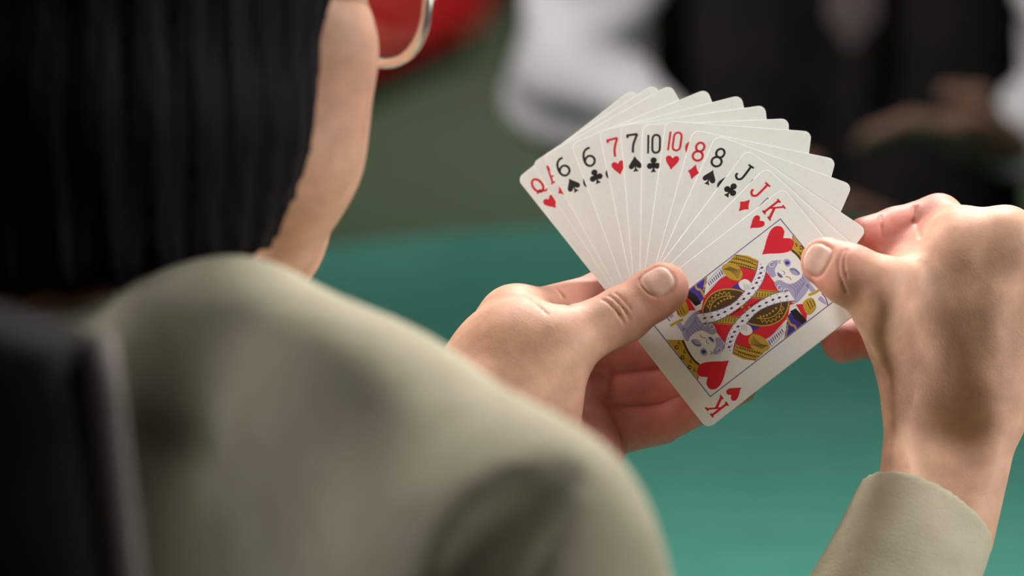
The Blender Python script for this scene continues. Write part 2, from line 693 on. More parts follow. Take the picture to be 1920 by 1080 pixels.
def arc(cx, cy, rx, ry, a0, a1, n=20):
    return [(cx + rx * math.cos(math.radians(a0 + (a1 - a0) * i / n)), cy + ry * math.sin(math.radians(a0 + (a1 - a0) * i / n))) for i in range(n + 1)]


def catmull(pts, n=6, closed=False):
    P_ = [np.array(p, float) for p in pts]
    N = len(P_)
    out = []
    rng = range(N) if closed else range(N - 1)
    for i in rng:
        if closed:
            a, b, c, d = P_[i - 1], P_[i], P_[(i + 1) % N], P_[(i + 2) % N]
        else:
            a, b, c, d = P_[max(i - 1, 0)], P_[i], P_[i + 1], P_[min(i + 2, N - 1)]
        for k in range(n):
            t_ = k / n
            out.append(0.5 * ((2 * b) + (c - a) * t_ + (2 * a - 5 * b + 4 * c - d) * t_ ** 2 + (3 * b - a - 3 * c + d) * t_ ** 3))
    if not closed:
        out.append(P_[-1])
    return out


# glyphs in millimetres, y down, centred on (0, 0), about 8.6 mm tall
def glyph(ch):
    w = 1.02
    S = []
    if ch == '6':
        S.append((catmull([(2.0, -3.9), (0.6, -4.0), (-1.1, -2.9), (-2.0, -0.6), (-2.1, 1.6), (-1.4, 3.3), (0.0, 3.95), (1.5, 3.3), (2.15, 1.7), (1.6, 0.1), (0.2, -0.6), (-1.3, 0.0), (-2.0, 1.2)]), w))
    elif ch == '7':
        S.append(([(-2.2, -2.7), (-2.2, -3.9), (2.1, -3.9)], w))
        S.append((catmull([(2.1, -3.9), (0.6, -0.9), (-0.2, 1.5), (-0.45, 4.2)]), w))
    elif ch == '8':
        S.append((arc(0, -2.05, 1.75, 1.95, 0, 360, 26), w))
        S.append((arc(0, 2.0, 2.15, 2.1, 0, 360, 28), w))
    elif ch == '10':
        S.append(([(-2.35, -4.2), (-2.35, 4.2)], 0.9))
        S.append((catmull([(-0.55, 0), (-0.5, -2.6), (0.15, -3.75), (1.15, -4.0), (2.1, -3.6), (2.65, -2.5), (2.7, 0), (2.65, 2.5), (2.1, 3.6), (1.1, 4.0), (0.1, 3.7), (-0.5, 2.6)], closed=True) + [np.array((-0.55, 0.0))], 0.95))
    elif ch == 'J':
        S.append((catmull([(1.0, -3.8), (1.0, 1.2), (0.7, 3.0), (-0.6, 3.8), (-1.9, 3.0), (-2.1, 1.7)]), w))
        S.append(([(-0.4, -3.9), (2.4, -3.9)], 0.85))
    elif ch == 'Q':
        S.append((arc(0, -0.5, 2.0, 3.3, 0, 360, 30), 1.05))
        S.append((catmull([(-2.3, 2.5), (-1.2, 1.7), (0.2, 2.3), (1.2, 3.5), (2.5, 3.3)]), 0.85))
    elif ch == 'K':
        S.append(([(-1.7, -4), (-1.7, 4)], 1.0))
        S.append(([(-2.7, -3.95), (-0.6, -3.95)], 0.75))
        S.append(([(-2.7, 3.95), (-0.6, 3.95)], 0.75))
        S.append(([(1.8, -3.9), (-1.5, 0.9)], 0.75))
        S.append(([(-0.4, -0.7), (2.0, 3.9)], 1.15))
        S.append(([(0.9, -3.95), (2.8, -3.95)], 0.75))
        S.append(([(0.9, 3.95), (3.0, 3.95)], 0.75))
    elif ch == 'A':
        S.append(([(-1.9, 3.9), (0.0, -4.1)], 0.8))
        S.append(([(0.0, -4.1), (1.9, 3.9)], 1.15))
        S.append(([(-1.3, 1.3), (1.3, 1.3)], 0.7))
        S.append(([(-2.8, 3.95), (-0.9, 3.95)], 0.75))
        S.append(([(0.9, 3.95), (2.8, 3.95)], 0.75))
    return S


def pip_outline(suit, w):
    """polygons of a suit mark about w wide, centred, y down"""
    if suit == 'heart':
        pts = [(0, -0.30), (0.16, -0.48), (0.36, -0.50), (0.50, -0.36), (0.50, -0.14), (0.36, 0.12), (0.14, 0.40), (0, 0.62), (-0.14, 0.40), (-0.36, 0.12), (-0.50, -0.14), (-0.50, -0.36), (-0.36, -0.50), (-0.16, -0.48)]
        return [[(x * w, y * w) for x, y in pts[:1]] + [(x * w, y * w) for x, y in catmull(pts[1:7], 4)] + [(0, 0.62 * w)] + [(x * w, y * w) for x, y in catmull(pts[8:], 4)]]
    if suit == 'diamond':
        q = [(0, -0.62), (0.14, -0.36), (0.28, -0.16), (0.46, 0), (0.28, 0.16), (0.14, 0.36), (0, 0.62), (-0.14, 0.36), (-0.28, 0.16), (-0.46, 0), (-0.28, -0.16), (-0.14, -0.36)]
        return [[(x * w, y * w) for x, y in q]]
    if suit == 'spade':
        a = [(0, -0.62), (0.14, -0.38), (0.36, -0.10), (0.50, 0.12), (0.49, 0.30), (0.36, 0.40), (0.18, 0.36), (0.05, 0.20)]
        rgt = [(0, -0.62)] + list(map(tuple, catmull(a[1:], 4)))
        lft = [(-x, y) for x, y in reversed(rgt[1:])]
        stem = [(0.04, 0.10), (0.07, 0.40), (0.22, 0.62), (-0.22, 0.62), (-0.07, 0.40), (-0.04, 0.10)]
        return [[(x * w, y * w) for x, y in rgt + lft], [(x * w, y * w) for x, y in stem]]
    out = []
    for cx, cy in ((0, -0.34), (-0.27, 0.10), (0.27, 0.10)):
        out.append([(x * w, y * w) for x, y in arc(cx, cy, 0.245, 0.245, 0, 342, 18)])
    out.append([(x * w, y * w) for x, y in [(0.05, -0.25), (0.25, 0.05), (0.06, 0.12), (0.08, 0.38), (0.22, 0.6), (-0.22, 0.6), (-0.08, 0.38), (-0.06, 0.12), (-0.25, 0.05), (-0.05, -0.25)]])
    return out


class Ink:
    """flat print in card millimetres (x right, y down from the top-left corner), thin layers on the card face"""

    def __init__(self):
        self.V, self.F, self.M = [], [], []

    def poly(self, pts, ink, layer=0):
        z = CT / 2 + 0.000018 + layer * 0.000011
        b = len(self.V)
        p = [(x / 1000 - CW / 2, CH / 2 - y / 1000) for x, y in pts]
        ar = sum(p[i - 1][0] * p[i][1] - p[i][0] * p[i - 1][1] for i in range(len(p)))
        if ar < 0:
            p = p[::-1]
        self.V += [(x, y, z) for x, y in p]
        self.F.append(tuple(range(b, b + len(p))))
        self.M.append(ink)

    def stroke(self, pts, w, ink, layer=0, closed=False):
        V, F = ribbon(pts, w, closed)
        for f in F:
            self.poly([V[i] for i in f], ink, layer)

    def build(self, name, parent):
        inks = sorted(set(self.M))
        return mesh_obj(name, self.V, self.F, None, parent, mats=[INK[i] for i in inks], fmat=[inks.index(m) for m in self.M])


def rounded_card():
    r = 0.0032
    outl = []
    for cx, cy, a0 in ((CW / 2 - r, CH / 2 - r, 0), (-CW / 2 + r, CH / 2 - r, 90), (-CW / 2 + r, -CH / 2 + r, 180), (CW / 2 - r, -CH / 2 + r, 270)):
        outl += [(cx + r * math.cos(math.radians(a0 + 90 * k / 7)), cy + r * math.sin(math.radians(a0 + 90 * k / 7))) for k in range(8)]
    n = len(outl)
    # the long edge is slightly rounded off, as on a cut and burnished card
    ins = 0.00028
    inner = [(x * (1 - 2 * ins / CW), y * (1 - 2 * ins / CH)) for x, y in outl]
    V = [(x, y, CT / 2) for x, y in inner] + [(x, y, -CT / 2) for x, y in outl] + [(x, y, CT / 2 - 0.00009) for x, y in outl]
    F = [tuple(range(n)), tuple(range(2 * n - 1, n - 1, -1))]
    F += [(i, 2 * n + i, 2 * n + (i + 1) % n, (i + 1) % n) for i in range(n)]
    F += [(2 * n + i, n + i, n + (i + 1) % n, 2 * n + (i + 1) % n) for i in range(n)]
    me = bpy.data.meshes.new('card_body')
    me.from_pydata(V, [], F)
    me.materials.append(M_CARD)
    me.materials.append(M_CARDBACK)
    me.polygons[1].material_index = 1
    me.update()
    return me


CARD_MESH = rounded_card()
COLX = (15.1, 31.5, 47.9)
LAYOUT = {
    '6': [(0, 18.5), (2, 18.5), (0, 44), (2, 44), (0, 69.5), (2, 69.5)],
    '7': [(0, 18.5), (2, 18.5), (0, 44), (2, 44), (0, 69.5), (2, 69.5), (1, 31)],
    '8': [(0, 17.5), (2, 17.5), (0, 44), (2, 44), (0, 70.5), (2, 70.5), (1, 31), (1, 57)],
    '10': [(0, 13.6), (2, 13.6), (0, 34), (2, 34), (0, 54), (2, 54), (0, 74.4), (2, 74.4), (1, 23.5), (1, 64.5)],
    'A': [(1, 44)],
}
FRAME = (10.2, 9.4, 52.8, 78.6)


def rot180(pts):
    return [(63 - x, 88 - y) for x, y in pts]


def make_card(rank, suit, rank_px, ang, layer, label):
    """rank_px: pixel of the centre of the corner rank; ang: clockwise lean in degrees in the picture"""
    root = bpy.data.objects.new('playing_card', CARD_MESH)
    COL.objects.link(root)
    a = math.radians(ang)
    p0 = on_fan(*rank_px)
    p1 = on_fan(rank_px[0] + 40 * math.sin(a), rank_px[1] - 40 * math.cos(a))
    y = p1 - p0
    y /= np.linalg.norm(y)
    x = np.cross(y, NF)
    x /= np.linalg.norm(x)
    c = p0 + x * (0.0315 - 0.0051) - y * (0.044 - 0.0090) + NF * layer * STEP
    root.matrix_world = Matrix(((x[0], y[0], NF[0], c[0]), (x[1], y[1], NF[1], c[1]), (x[2], y[2], NF[2], c[2]), (0, 0, 0, 1)))
    tag(root, label, 'playing card', 'hand of playing cards held in a fan')
    ink = 'red' if suit in ('heart', 'diamond') else 'black'
    for end in (0, 1):
        f = rot180 if end else (lambda q: q)
        k = Ink()
        for pts, w in glyph(rank):
            k.stroke(f([(px + 5.1, py + 9.0) for px, py in pts]), w, ink)
        k.build('corner_rank', root)
        k = Ink()
        for poly in pip_outline(suit, 5.6):
            k.poly(f([(px + 5.2, py + 18.3) for px, py in poly]), ink)
        k.build('corner_suit_mark', root)
    if rank in LAYOUT:
        for cx, cy in LAYOUT[rank]:
            k = Ink()
            for poly in pip_outline(suit, 16 if rank == 'A' else (10.0 if rank == '10' else 11.2)):
                q = [(px + COLX[cx], py + cy) for px, py in poly]
                if cy > 44:
                    q = [(2 * COLX[cx] - x_, 2 * cy - y_) for x_, y_ in q]
                k.poly(q, ink)
            k.build('suit_mark', root)
    else:
        k = Ink()
        x0, y0, x1, y1 = FRAME
        k.stroke([(x0, y0), (x1, y0), (x1, y1), (x0, y1)], 0.42, 'blue', 0, closed=True)
        k.build('picture_frame', root)
    return root


def Z6(pts):
    """king picture sketch units to card millimetres"""
    return [(-11.06 + 0.03793 * a + 0.04912 * b, 46.02 - 0.04583 * a + 0.03539 * b) for a, b in pts]


def Z7(pts):
    return Z6([((1220 + a * 0.2222 - 1280) / 0.2593, (560 + b * 0.2222 - 440) / 0.2593) for a, b in pts])


def king_picture(root):
    """double-ended king: coat, ermine band, sleeve, beard, face, crown, hilt; drawn once and turned half round"""
    x0, y0, x1, y1 = FRAME
    x0 += .3; y0 += .3; x1 -= .3; y1 -= .3

    def clip(pts):
        return [(min(max(x, x0), x1), min(max(y, y0), y1)) for x, y in pts]

    parts = {}

    def P2(part, pts, ink, layer, smooth=0):
        if smooth:
            pts = [tuple(q) for q in catmull(pts, smooth, closed=True)]
        parts.setdefault(part, []).append(('p', pts, ink, layer, 0))

    def S2(part, pts, w, ink, layer, smooth=5):
        if smooth:
            pts = [tuple(q) for q in catmull(pts, smooth)]
        parts.setdefault(part, []).append(('s', pts, ink, layer, w))

    C = (446.8, 521.5)
    # coat
    P2('coat', Z6([(130, 560), (150, 450), (270, 320), (420, 225), (560, 210), (640, 320), (720, 430), (800, 490), (600, 560), (447, 521), (300, 600)]), 'red', 0)
    # gold collar stripes
    P2('collar', Z6([(385, 138), (470, 150), (548, 185), (520, 262), (430, 232), (318, 205)]), 'gold', 1)
    for o in (0, 24, 48, 66):
        S2('collar', Z6([(385 - o, 148 + o * .95), (460 - o * .6, 163 + o), (538 - o * .3, 198 + o * .9)]), 0.32, 'brown', 2)
    for i in range(9):
        S2('collar', Z6([(392 + i * 14, 160 + i * 4), (388 + i * 14, 176 + i * 4)]), 0.4, 'brown', 2, 0)
        S2('collar', Z6([(362 + i * 16, 190 + i * 5), (358 + i * 16, 204 + i * 5)]), 0.4, 'brown', 2, 0)
    # cuff, hand, blue lining
    P2('sleeve', Z6([(285, 230), (330, 205), (400, 225), (430, 270), (425, 310), (395, 332), (335, 312), (295, 270)]), 'gold', 3, 4)
    for i in range(5):
        S2('sleeve', Z6([(296 + i * 10, 240 - i * 5 + 8), (350 + i * 9, 262 - i * 3), (400 + i * 6, 312 - i * 14)]), 0.26, 'brown', 4)
    P2('sleeve', Z6([(345, 382), (400, 345), (430, 402)]), 'royal', 2)
    P2('hand', Z6([(402, 345), (440, 320), (475, 330), (492, 362), (482, 408), (450, 405), (415, 385)]), 'white', 6, 4)
    for i in range(4):
        S2('hand', Z6([(440 + i * 13, 352 + i * 3), (446 + i * 11, 402 - i * 3)]), 0.24, 'lilac', 7, 0)
    # hatched cuff
    P2('cuff', Z6([(150, 372), (272, 243), (302, 290), (190, 392)]), 'white', 1)
    S2('cuff', Z6([(150, 372), (272, 243), (302, 290), (190, 392)]), 0.3, 'lilac', 2, 0)
    for i in range(8):
        S2('cuff', Z6([(186 + i * 13, 345 - i * 13), (198 + i * 13, 366 - i * 11)]), 0.5, 'blue', 2, 0)
    # round gold-and-black panel
    P2('panel', Z6([(136, 575), (150, 510), (190, 440), (250, 402), (320, 388), (400, 396), (450, 420), (350, 520), (220, 580)]), 'brown', 1, 3)
    S2('panel', Z6([(140, 565), (152, 510), (192, 443), (252, 405), (320, 391), (400, 399), (440, 415)]), 0.55, 'gold', 2)
    S2('panel', Z6([(192, 560), (205, 505), (245, 462), (305, 442), (370, 446)]), 0.4, 'gold', 2)
    zz = []
    for i in range(15):
        a_ = math.radians(188 + i * 7.4)
        rr = 128 if i % 2 else 108
        zz.append((300 + rr * 1.02 * math.cos(a_), 548 + rr * 1.08 * math.sin(a_)))
    S2('panel', Z6(zz), 0.32, 'gold', 2, 0)
    for i in range(6):
        cx, cy = 232 + i * 22, 515 - i * 12 - 14 * math.sin(i * .63)
        P2('panel', Z6(arc(cx, cy, 8, 8, 0, 320, 8)), 'gold', 2)
    # belt
    P2('belt', Z6([(520, 392), (610, 398), (700, 404), (742, 442), (700, 466), (580, 462), (470, 455)]), 'gold', 2)
    S2('belt', Z6([(520, 400), (690, 410)]), 0.28, 'brown', 3, 0)
    S2('belt', Z6([(490, 450), (710, 460)]), 0.28, 'brown', 3, 0)
    for i in range(9):
        S2('belt', Z6([(530 + i * 20, 415), (524 + i * 20, 447)]), 0.35, 'brown', 3, 0)
    # ermine band
    outer = [(545, 190), (530, 260), (500, 330), (440, 410), (360, 490), (270, 535), (180, 560), (95, 570)]
    inner = [(606, 225), (592, 290), (560, 360), (505, 435), (430, 505), (330, 575), (235, 622), (140, 640)]
    band = [tuple(q) for q in catmull(outer, 4)] + [tuple(q) for q in reversed(catmull(inner, 4))]
    P2('ermine_band', Z6(band), 'white', 4)
    S2('ermine_band', Z6(outer), 0.34, 'blue', 5)
    S2('ermine_band', Z6(inner), 0.34, 'blue', 5)
    mid = [((a[0] + b[0]) / 2, (a[1] + b[1]) / 2) for a, b in zip(outer, inner)]
    mm = catmull(mid, 2)
    for i, q in enumerate(mm[1:-1]):
        P2('ermine_band', Z6([(q[0] - 16, q[1] + 6), (q[0] - 2, q[1] - 9), (q[0] + 13, q[1] - 4), (q[0] + 2, q[1] + 9)]), 'royal', 5)
        for sx, sy in ((-8, -24), (14, 22)):
            P2('ermine_band', Z6(arc(q[0] + sx, q[1] + sy, 4, 4, 0, 315, 7)), 'blue', 5)
    # hair and beard
    P2('beard', Z6([(606, 225), (640, 190), (700, 186), (705, 230), (655, 305), (615, 285)]), 'lilac', 3, 4)
    P2('beard', Z6([(655, 350), (690, 325), (770, 350), (830, 300), (868, 275), (898, 330), (890, 390), (850, 445), (792, 492), (740, 452), (690, 410)]), 'lilac', 3, 4)
    for i in range(6):
        S2('beard', Z6([(760 + i * 18, 362 - i * 12), (800 + i * 14, 400 - i * 14), (800 + i * 12, 450 - i * 18)]), 0.22, 'blue', 4)
    for cx, cy in ((690, 380), (735, 405), (700, 195), (640, 215)):
        S2('beard', Z6(arc(cx, cy, 16, 16, 0, 300, 12)), 0.3, 'white', 5, 0)
        S2('beard', Z6(arc(cx, cy, 9, 9, 60, 330, 10)), 0.24, 'blue', 5, 0)
    # face
    P2('face', Z6([(660, 262), (690, 200), (735, 160), (790, 165), (832, 230), (850, 300), (775, 352), (700, 325)]), 'white', 4, 4)
    P2('face', Z6([(762, 245), (800, 238), (838, 275), (825, 292), (785, 285)]), 'lilac', 5, 3)
    S2('face', Z6([(770, 250), (805, 252), (832, 280)]), 0.5, 'blue', 6)
    P2('face', Z6([(678, 270), (700, 282), (716, 304), (698, 308), (680, 292)]), 'blue', 5, 3)
    P2('face', Z6([(722, 190), (748, 172), (774, 190), (770, 222), (742, 228)]), 'lilac', 5, 3)
    P2('face', Z6(arc(750, 202, 16, 14, 0, 330, 10)), 'royal', 6)
    S2('face', Z6([(712, 258), (730, 272), (722, 290)]), 0.26, 'blue', 5)
    S2('face', Z6([(735, 300), (760, 306), (775, 325)]), 0.3, 'red', 5)
    # crown
    cr = Z7([(125, 345), (270, 345), (300, 420), (345, 500), (400, 545), (378, 600), (355, 695)])
    P2('crown', rot180(clip(cr)), 'gold', 2)
    S2('crown', rot180(clip(Z7([(265, 345), (300, 425), (350, 505), (398, 548)]))), 0.9, 'brown', 3)
    for a_, b_ in ((215, 405), (262, 490), (318, 570)):
        S2('crown', rot180(Z7(arc(a_, b_, 15, 13, 20, 340, 9))), 0.5, 'brown', 3, 0)
    for a_, b_ in ((240, 365), (285, 440), (335, 520), (365, 590)):
        S2('crown', rot180(Z7(arc(a_, b_, 12, 12, 60, 270, 7))), 0.4, 'brown', 3, 0)
    S2('crown', rot180(clip(Z7([(400, 545), (355, 695)]))), 0.35, 'red', 3, 0)
    # hilt, hand and cape behind the shoulder
    P2('cape', Z6([(742, 585), (775, 540), (800, 530), (850, 600), (880, 625), (830, 665), (725, 755)]), 'royal', 1)
    P2('cape', Z6([(760, 548), (800, 528), (876, 612), (850, 650), (790, 600)]), 'black', 2)
    S2('cape', Z6([(735, 590), (760, 640), (790, 655), (800, 690)]), 0.9, 'gold', 3)
    S2('cape', Z6([(742, 640), (722, 752)]), 0.5, 'gold', 3)
    P2('hilt', Z6([(802, 500), (850, 495), (880, 555), (870, 618), (835, 560)]), 'red', 2)
    P2('hilt', Z6([(850, 490), (910, 450), (942, 500), (930, 545), (880, 572)]), 'gold', 3, 3)
    for i in range(3):
        S2('hilt', Z6([(880 + i * 20, 478 - i * 8), (905 + i * 16, 535 - i * 12)]), 0.35, 'brown', 4, 0)
    S2('hilt', Z6([(892, 432), (925, 420), (962, 400), (985, 385)]), 1.0, 'gold', 4)
    P2('hilt', Z6([(945, 470), (965, 425), (1000, 420), (1030, 480), (1022, 518), (985, 500)]), 'white', 3, 3)
    P2('hilt', Z6([(958, 462), (980, 440), (1005, 470), (1015, 500), (988, 488)]), 'lilac', 4, 3)
    S2('hilt', Z6([(985, 420), (1012, 455), (1026, 512)]), 0.5, 'blue', 5)
    P2('hilt', Z6([(872, 360), (905, 345), (945, 400), (915, 415)]), 'lilac', 3)
    # heart in the corner of the frame
    hp = pip_outline('heart', 12.2)[0]
    parts['suit_mark'] = [('p', [(x + 17.6, y + 17.2) for x, y in hp], 'red', 1, 0)]
    # centre jewel
    parts['centre_jewel'] = [('p', arc(31.5 + dx, 44 + dy, .62, .62, 0, 320, 8), 'gold', 6, 0) for dx, dy in ((-1.1, -1), (1.1, 1))] + [('p', arc(31.5 + dx, 44 + dy, .62, .62, 0, 320, 8), 'gold', 6, 0) for dx, dy in ((1.0, -1.1),)]
    for name, items in parts.items():
        for end in (0, 1):
            k = Ink()
            for kind, pts, ink, layer, w in items:
                q = rot180(pts) if end else list(pts)
                if kind == 'p':
                    k.poly(clip(q), ink, layer)
                else:
                    k.stroke(clip(q), w, ink, layer)
            k.build(name, root)


FAN = [
    ('Q', 'heart', (1003, 340), -38.5, 'queen of hearts, left end card of the fan behind all the others'),
    ('A', 'diamond', (1029, 316), -33.0, 'mostly covered red ace between the queen and the six of spades'),
    ('6', 'spade', (1050, 306), -29.0, 'six of spades in the fan'),
    ('6', 'club', (1099, 288), -20.5, 'six of clubs in the fan'),
    ('7', 'heart', (1148, 270), -12.0, 'seven of hearts in the fan'),
    ('7', 'spade', (1184, 263), -5.0, 'seven of spades in the fan'),
    ('10', 'club', (1223, 265), 1.0, 'ten of clubs in the fan'),
    ('10', 'heart', (1263, 261), 8.0, 'ten of hearts in the fan'),
    ('8', 'diamond', (1309, 281), 15.5, 'eight of diamonds in the fan'),
    ('8', 'spade', (1346, 293), 24.0, 'eight of spades in the fan'),
    ('J', 'club', (1394, 322), 37.0, 'jack of clubs in the fan'),
    ('J', 'diamond', (1424, 355), 44.5, 'jack of diamonds in the fan'),
    ('K', 'heart', (1451, 393), 52.3, 'king of hearts, front card of the fan between both thumbs'),
]
NC = len(FAN)
for i, (rk, su, px_, an_, lb) in enumerate(FAN):
    c_ = make_card(rk, su, px_, an_, i - (NC - 1), lb)
    if rk == 'K':
        king_picture(c_)

# ------------------------------------------------------------------ the player's hands
DL = plane_depth(1190, 600)
DR = plane_depth(1580, 500)


def JL(px, py, dz):
    return P(px, py, DL + dz / 1000)


def JR(px, py, dz):
    return P(px, py, DR + dz / 1000)


def left_hand():
    lo = P(620, 1010, DL) - 0.13
    hi = P(1380, 470, DL) + 0.13
    lo = np.minimum(P(640, 1090, DL - 0.12), P(640, 1090, DL + 0.06)) - 0.01
    hi = np.maximum(P(1400, 470, DL + 0.06), P(1400, 470, DL - 0.12)) + 0.01
    lo, hi = np.minimum(lo, hi), np.maximum(lo, hi)
    F = Field(lo, hi, 0.0007)
    W = JL(905, 800, -34)
    fore = JL(690, 1040, -95)
    mcp = {'i': JL(968, 606, 4), 'm': JL(1035, 660, 16), 'r': JL(1082, 740, 18), 'p': JL(1110, 815, 10)}
    # wrist and palm
    F.cone(fore, W, 0.030, 0.026, 0.01)
    F.cone(JL(660, 1000, -95), JL(880, 760, -30), 0.026, 0.021, 0.012)
    F.cone(W, mcp['i'], 0.021, 0.0135, 0.012)
    F.cone(JL(890, 770, -32), JL(950, 628, -6), 0.0165, 0.0125, 0.010)
    F.cone(W, mcp['m'], 0.021, 0.0125, 0.010)
    F.cone(JL(930, 850, -30), mcp['r'], 0.020, 0.0120, 0.010)
    F.cone(JL(965, 875, -28), mcp['p'], 0.0185, 0.0120, 0.010)
    # heel of the hand
    F.cone(JL(1000, 880, -20), JL(1120, 845, 2), 0.0170, 0.0115, 0.010)
    # fingers behind the cards
    F.chain([mcp['i'], JL(1138, 552, 27), JL(1235, 545, 23), JL(1310, 555, 20)], [0.0125, 0.0098, 0.0088, 0.0078], 0.006)
    for m_, pts_, rr in (('m', [JL(1205, 652, 23), JL(1312, 636, 21), JL(1395, 636, 19)], [0.0088, 0.0084, 0.0076]),
                         ('r', [JL(1235, 724, 22), JL(1342, 692, 20), JL(1420, 675, 18)], [0.0086, 0.0082, 0.0074]),
                         ('p', [JL(1240, 796, 17), JL(1325, 755, 15), JL(1388, 728, 13)], [0.0084, 0.0076, 0.0068])):
        F.cone(mcp[m_], pts_[0], 0.0112, rr[0], 0.0022)
        F.chain(pts_, rr, 0.001)
    # thumb
    cmc = JL(915, 765, -40)
    tm = JL(1030, 655, -29)
    ip = JL(1168, 590, -17)
    tt = JL(1243, 540, -13.2)
    F.cone(cmc, tm, 0.0190, 0.0155, 0.012)
    F.cone(tm, ip, 0.0135, 0.0112, 0.010)
    F.cone(ip, tt, 0.0113, 0.0098, 0.004)
    F.cone(JL(1225, 552, -14), tt, 0.0106, 0.0097, 0.004)
    # thenar pad
    F.ell(JL(985, 712, -27), (0.028, 0.020, 0.020), np.array([(RT * .6 - UP * .8), (RT * .8 + UP * .6), FW]), 0.012)
    F.ell(JL(940, 680, -22), (0.026, 0.020, 0.018), np.array([(RT * .5 + UP * .86), (RT * .86 - UP * .5), FW]), 0.012)
    # web towards the index finger
    F.cone(JL(1000, 640, -14), JL(968, 600, -2), 0.012, 0.012, 0.012)
    # creases
    for pix, dep, r, k in [
        ([(1130, 562), (1146, 572), (1160, 590), (1170, 606)], 0.0, 0.0002, 0.0012),
        ([(1142, 555), (1158, 566), (1172, 584), (1180, 600)], 0.0, 0.0002, 0.0012),
        ([(1152, 549), (1168, 562), (1182, 580)], 0.0, 0.0002, 0.0010),
        ([(976, 550), (994, 562), (1012, 576), (1026, 590)], 0.0, 0.0001, 0.0013),
        ([(1042, 540), (1056, 557), (1066, 574)], 0.0, 0.0002, 0.0014),
        ([(1142, 690), (1145, 740), (1156, 790), (1168, 842)], 0.0002, 0.0006, 0.003),
    ]:
        F.crease(pix, dep, r, k, 1.15, 1.5)
    ax = tt - ip
    nails = [F.nail(1233, 524, ax / np.linalg.norm(ax), 0.0066, 0.0062, 0.0007, 1.15, 1.5)]
    spots = [(tt, 0.014, 0.5), (mcp['r'], 0.030, 0.55), (JL(1240, 725, 12), 0.03, 0.6), (JL(1240, 790, 10), 0.03, 0.6), (JL(1205, 655, 12), 0.03, 0.6), (JL(1130, 545, 8), 0.02, 0.55), (JL(1100, 830, -10), 0.03, 0.5)]
    V, Fc = F.mesh()
    return V, Fc, pigment(V, spots, nails)


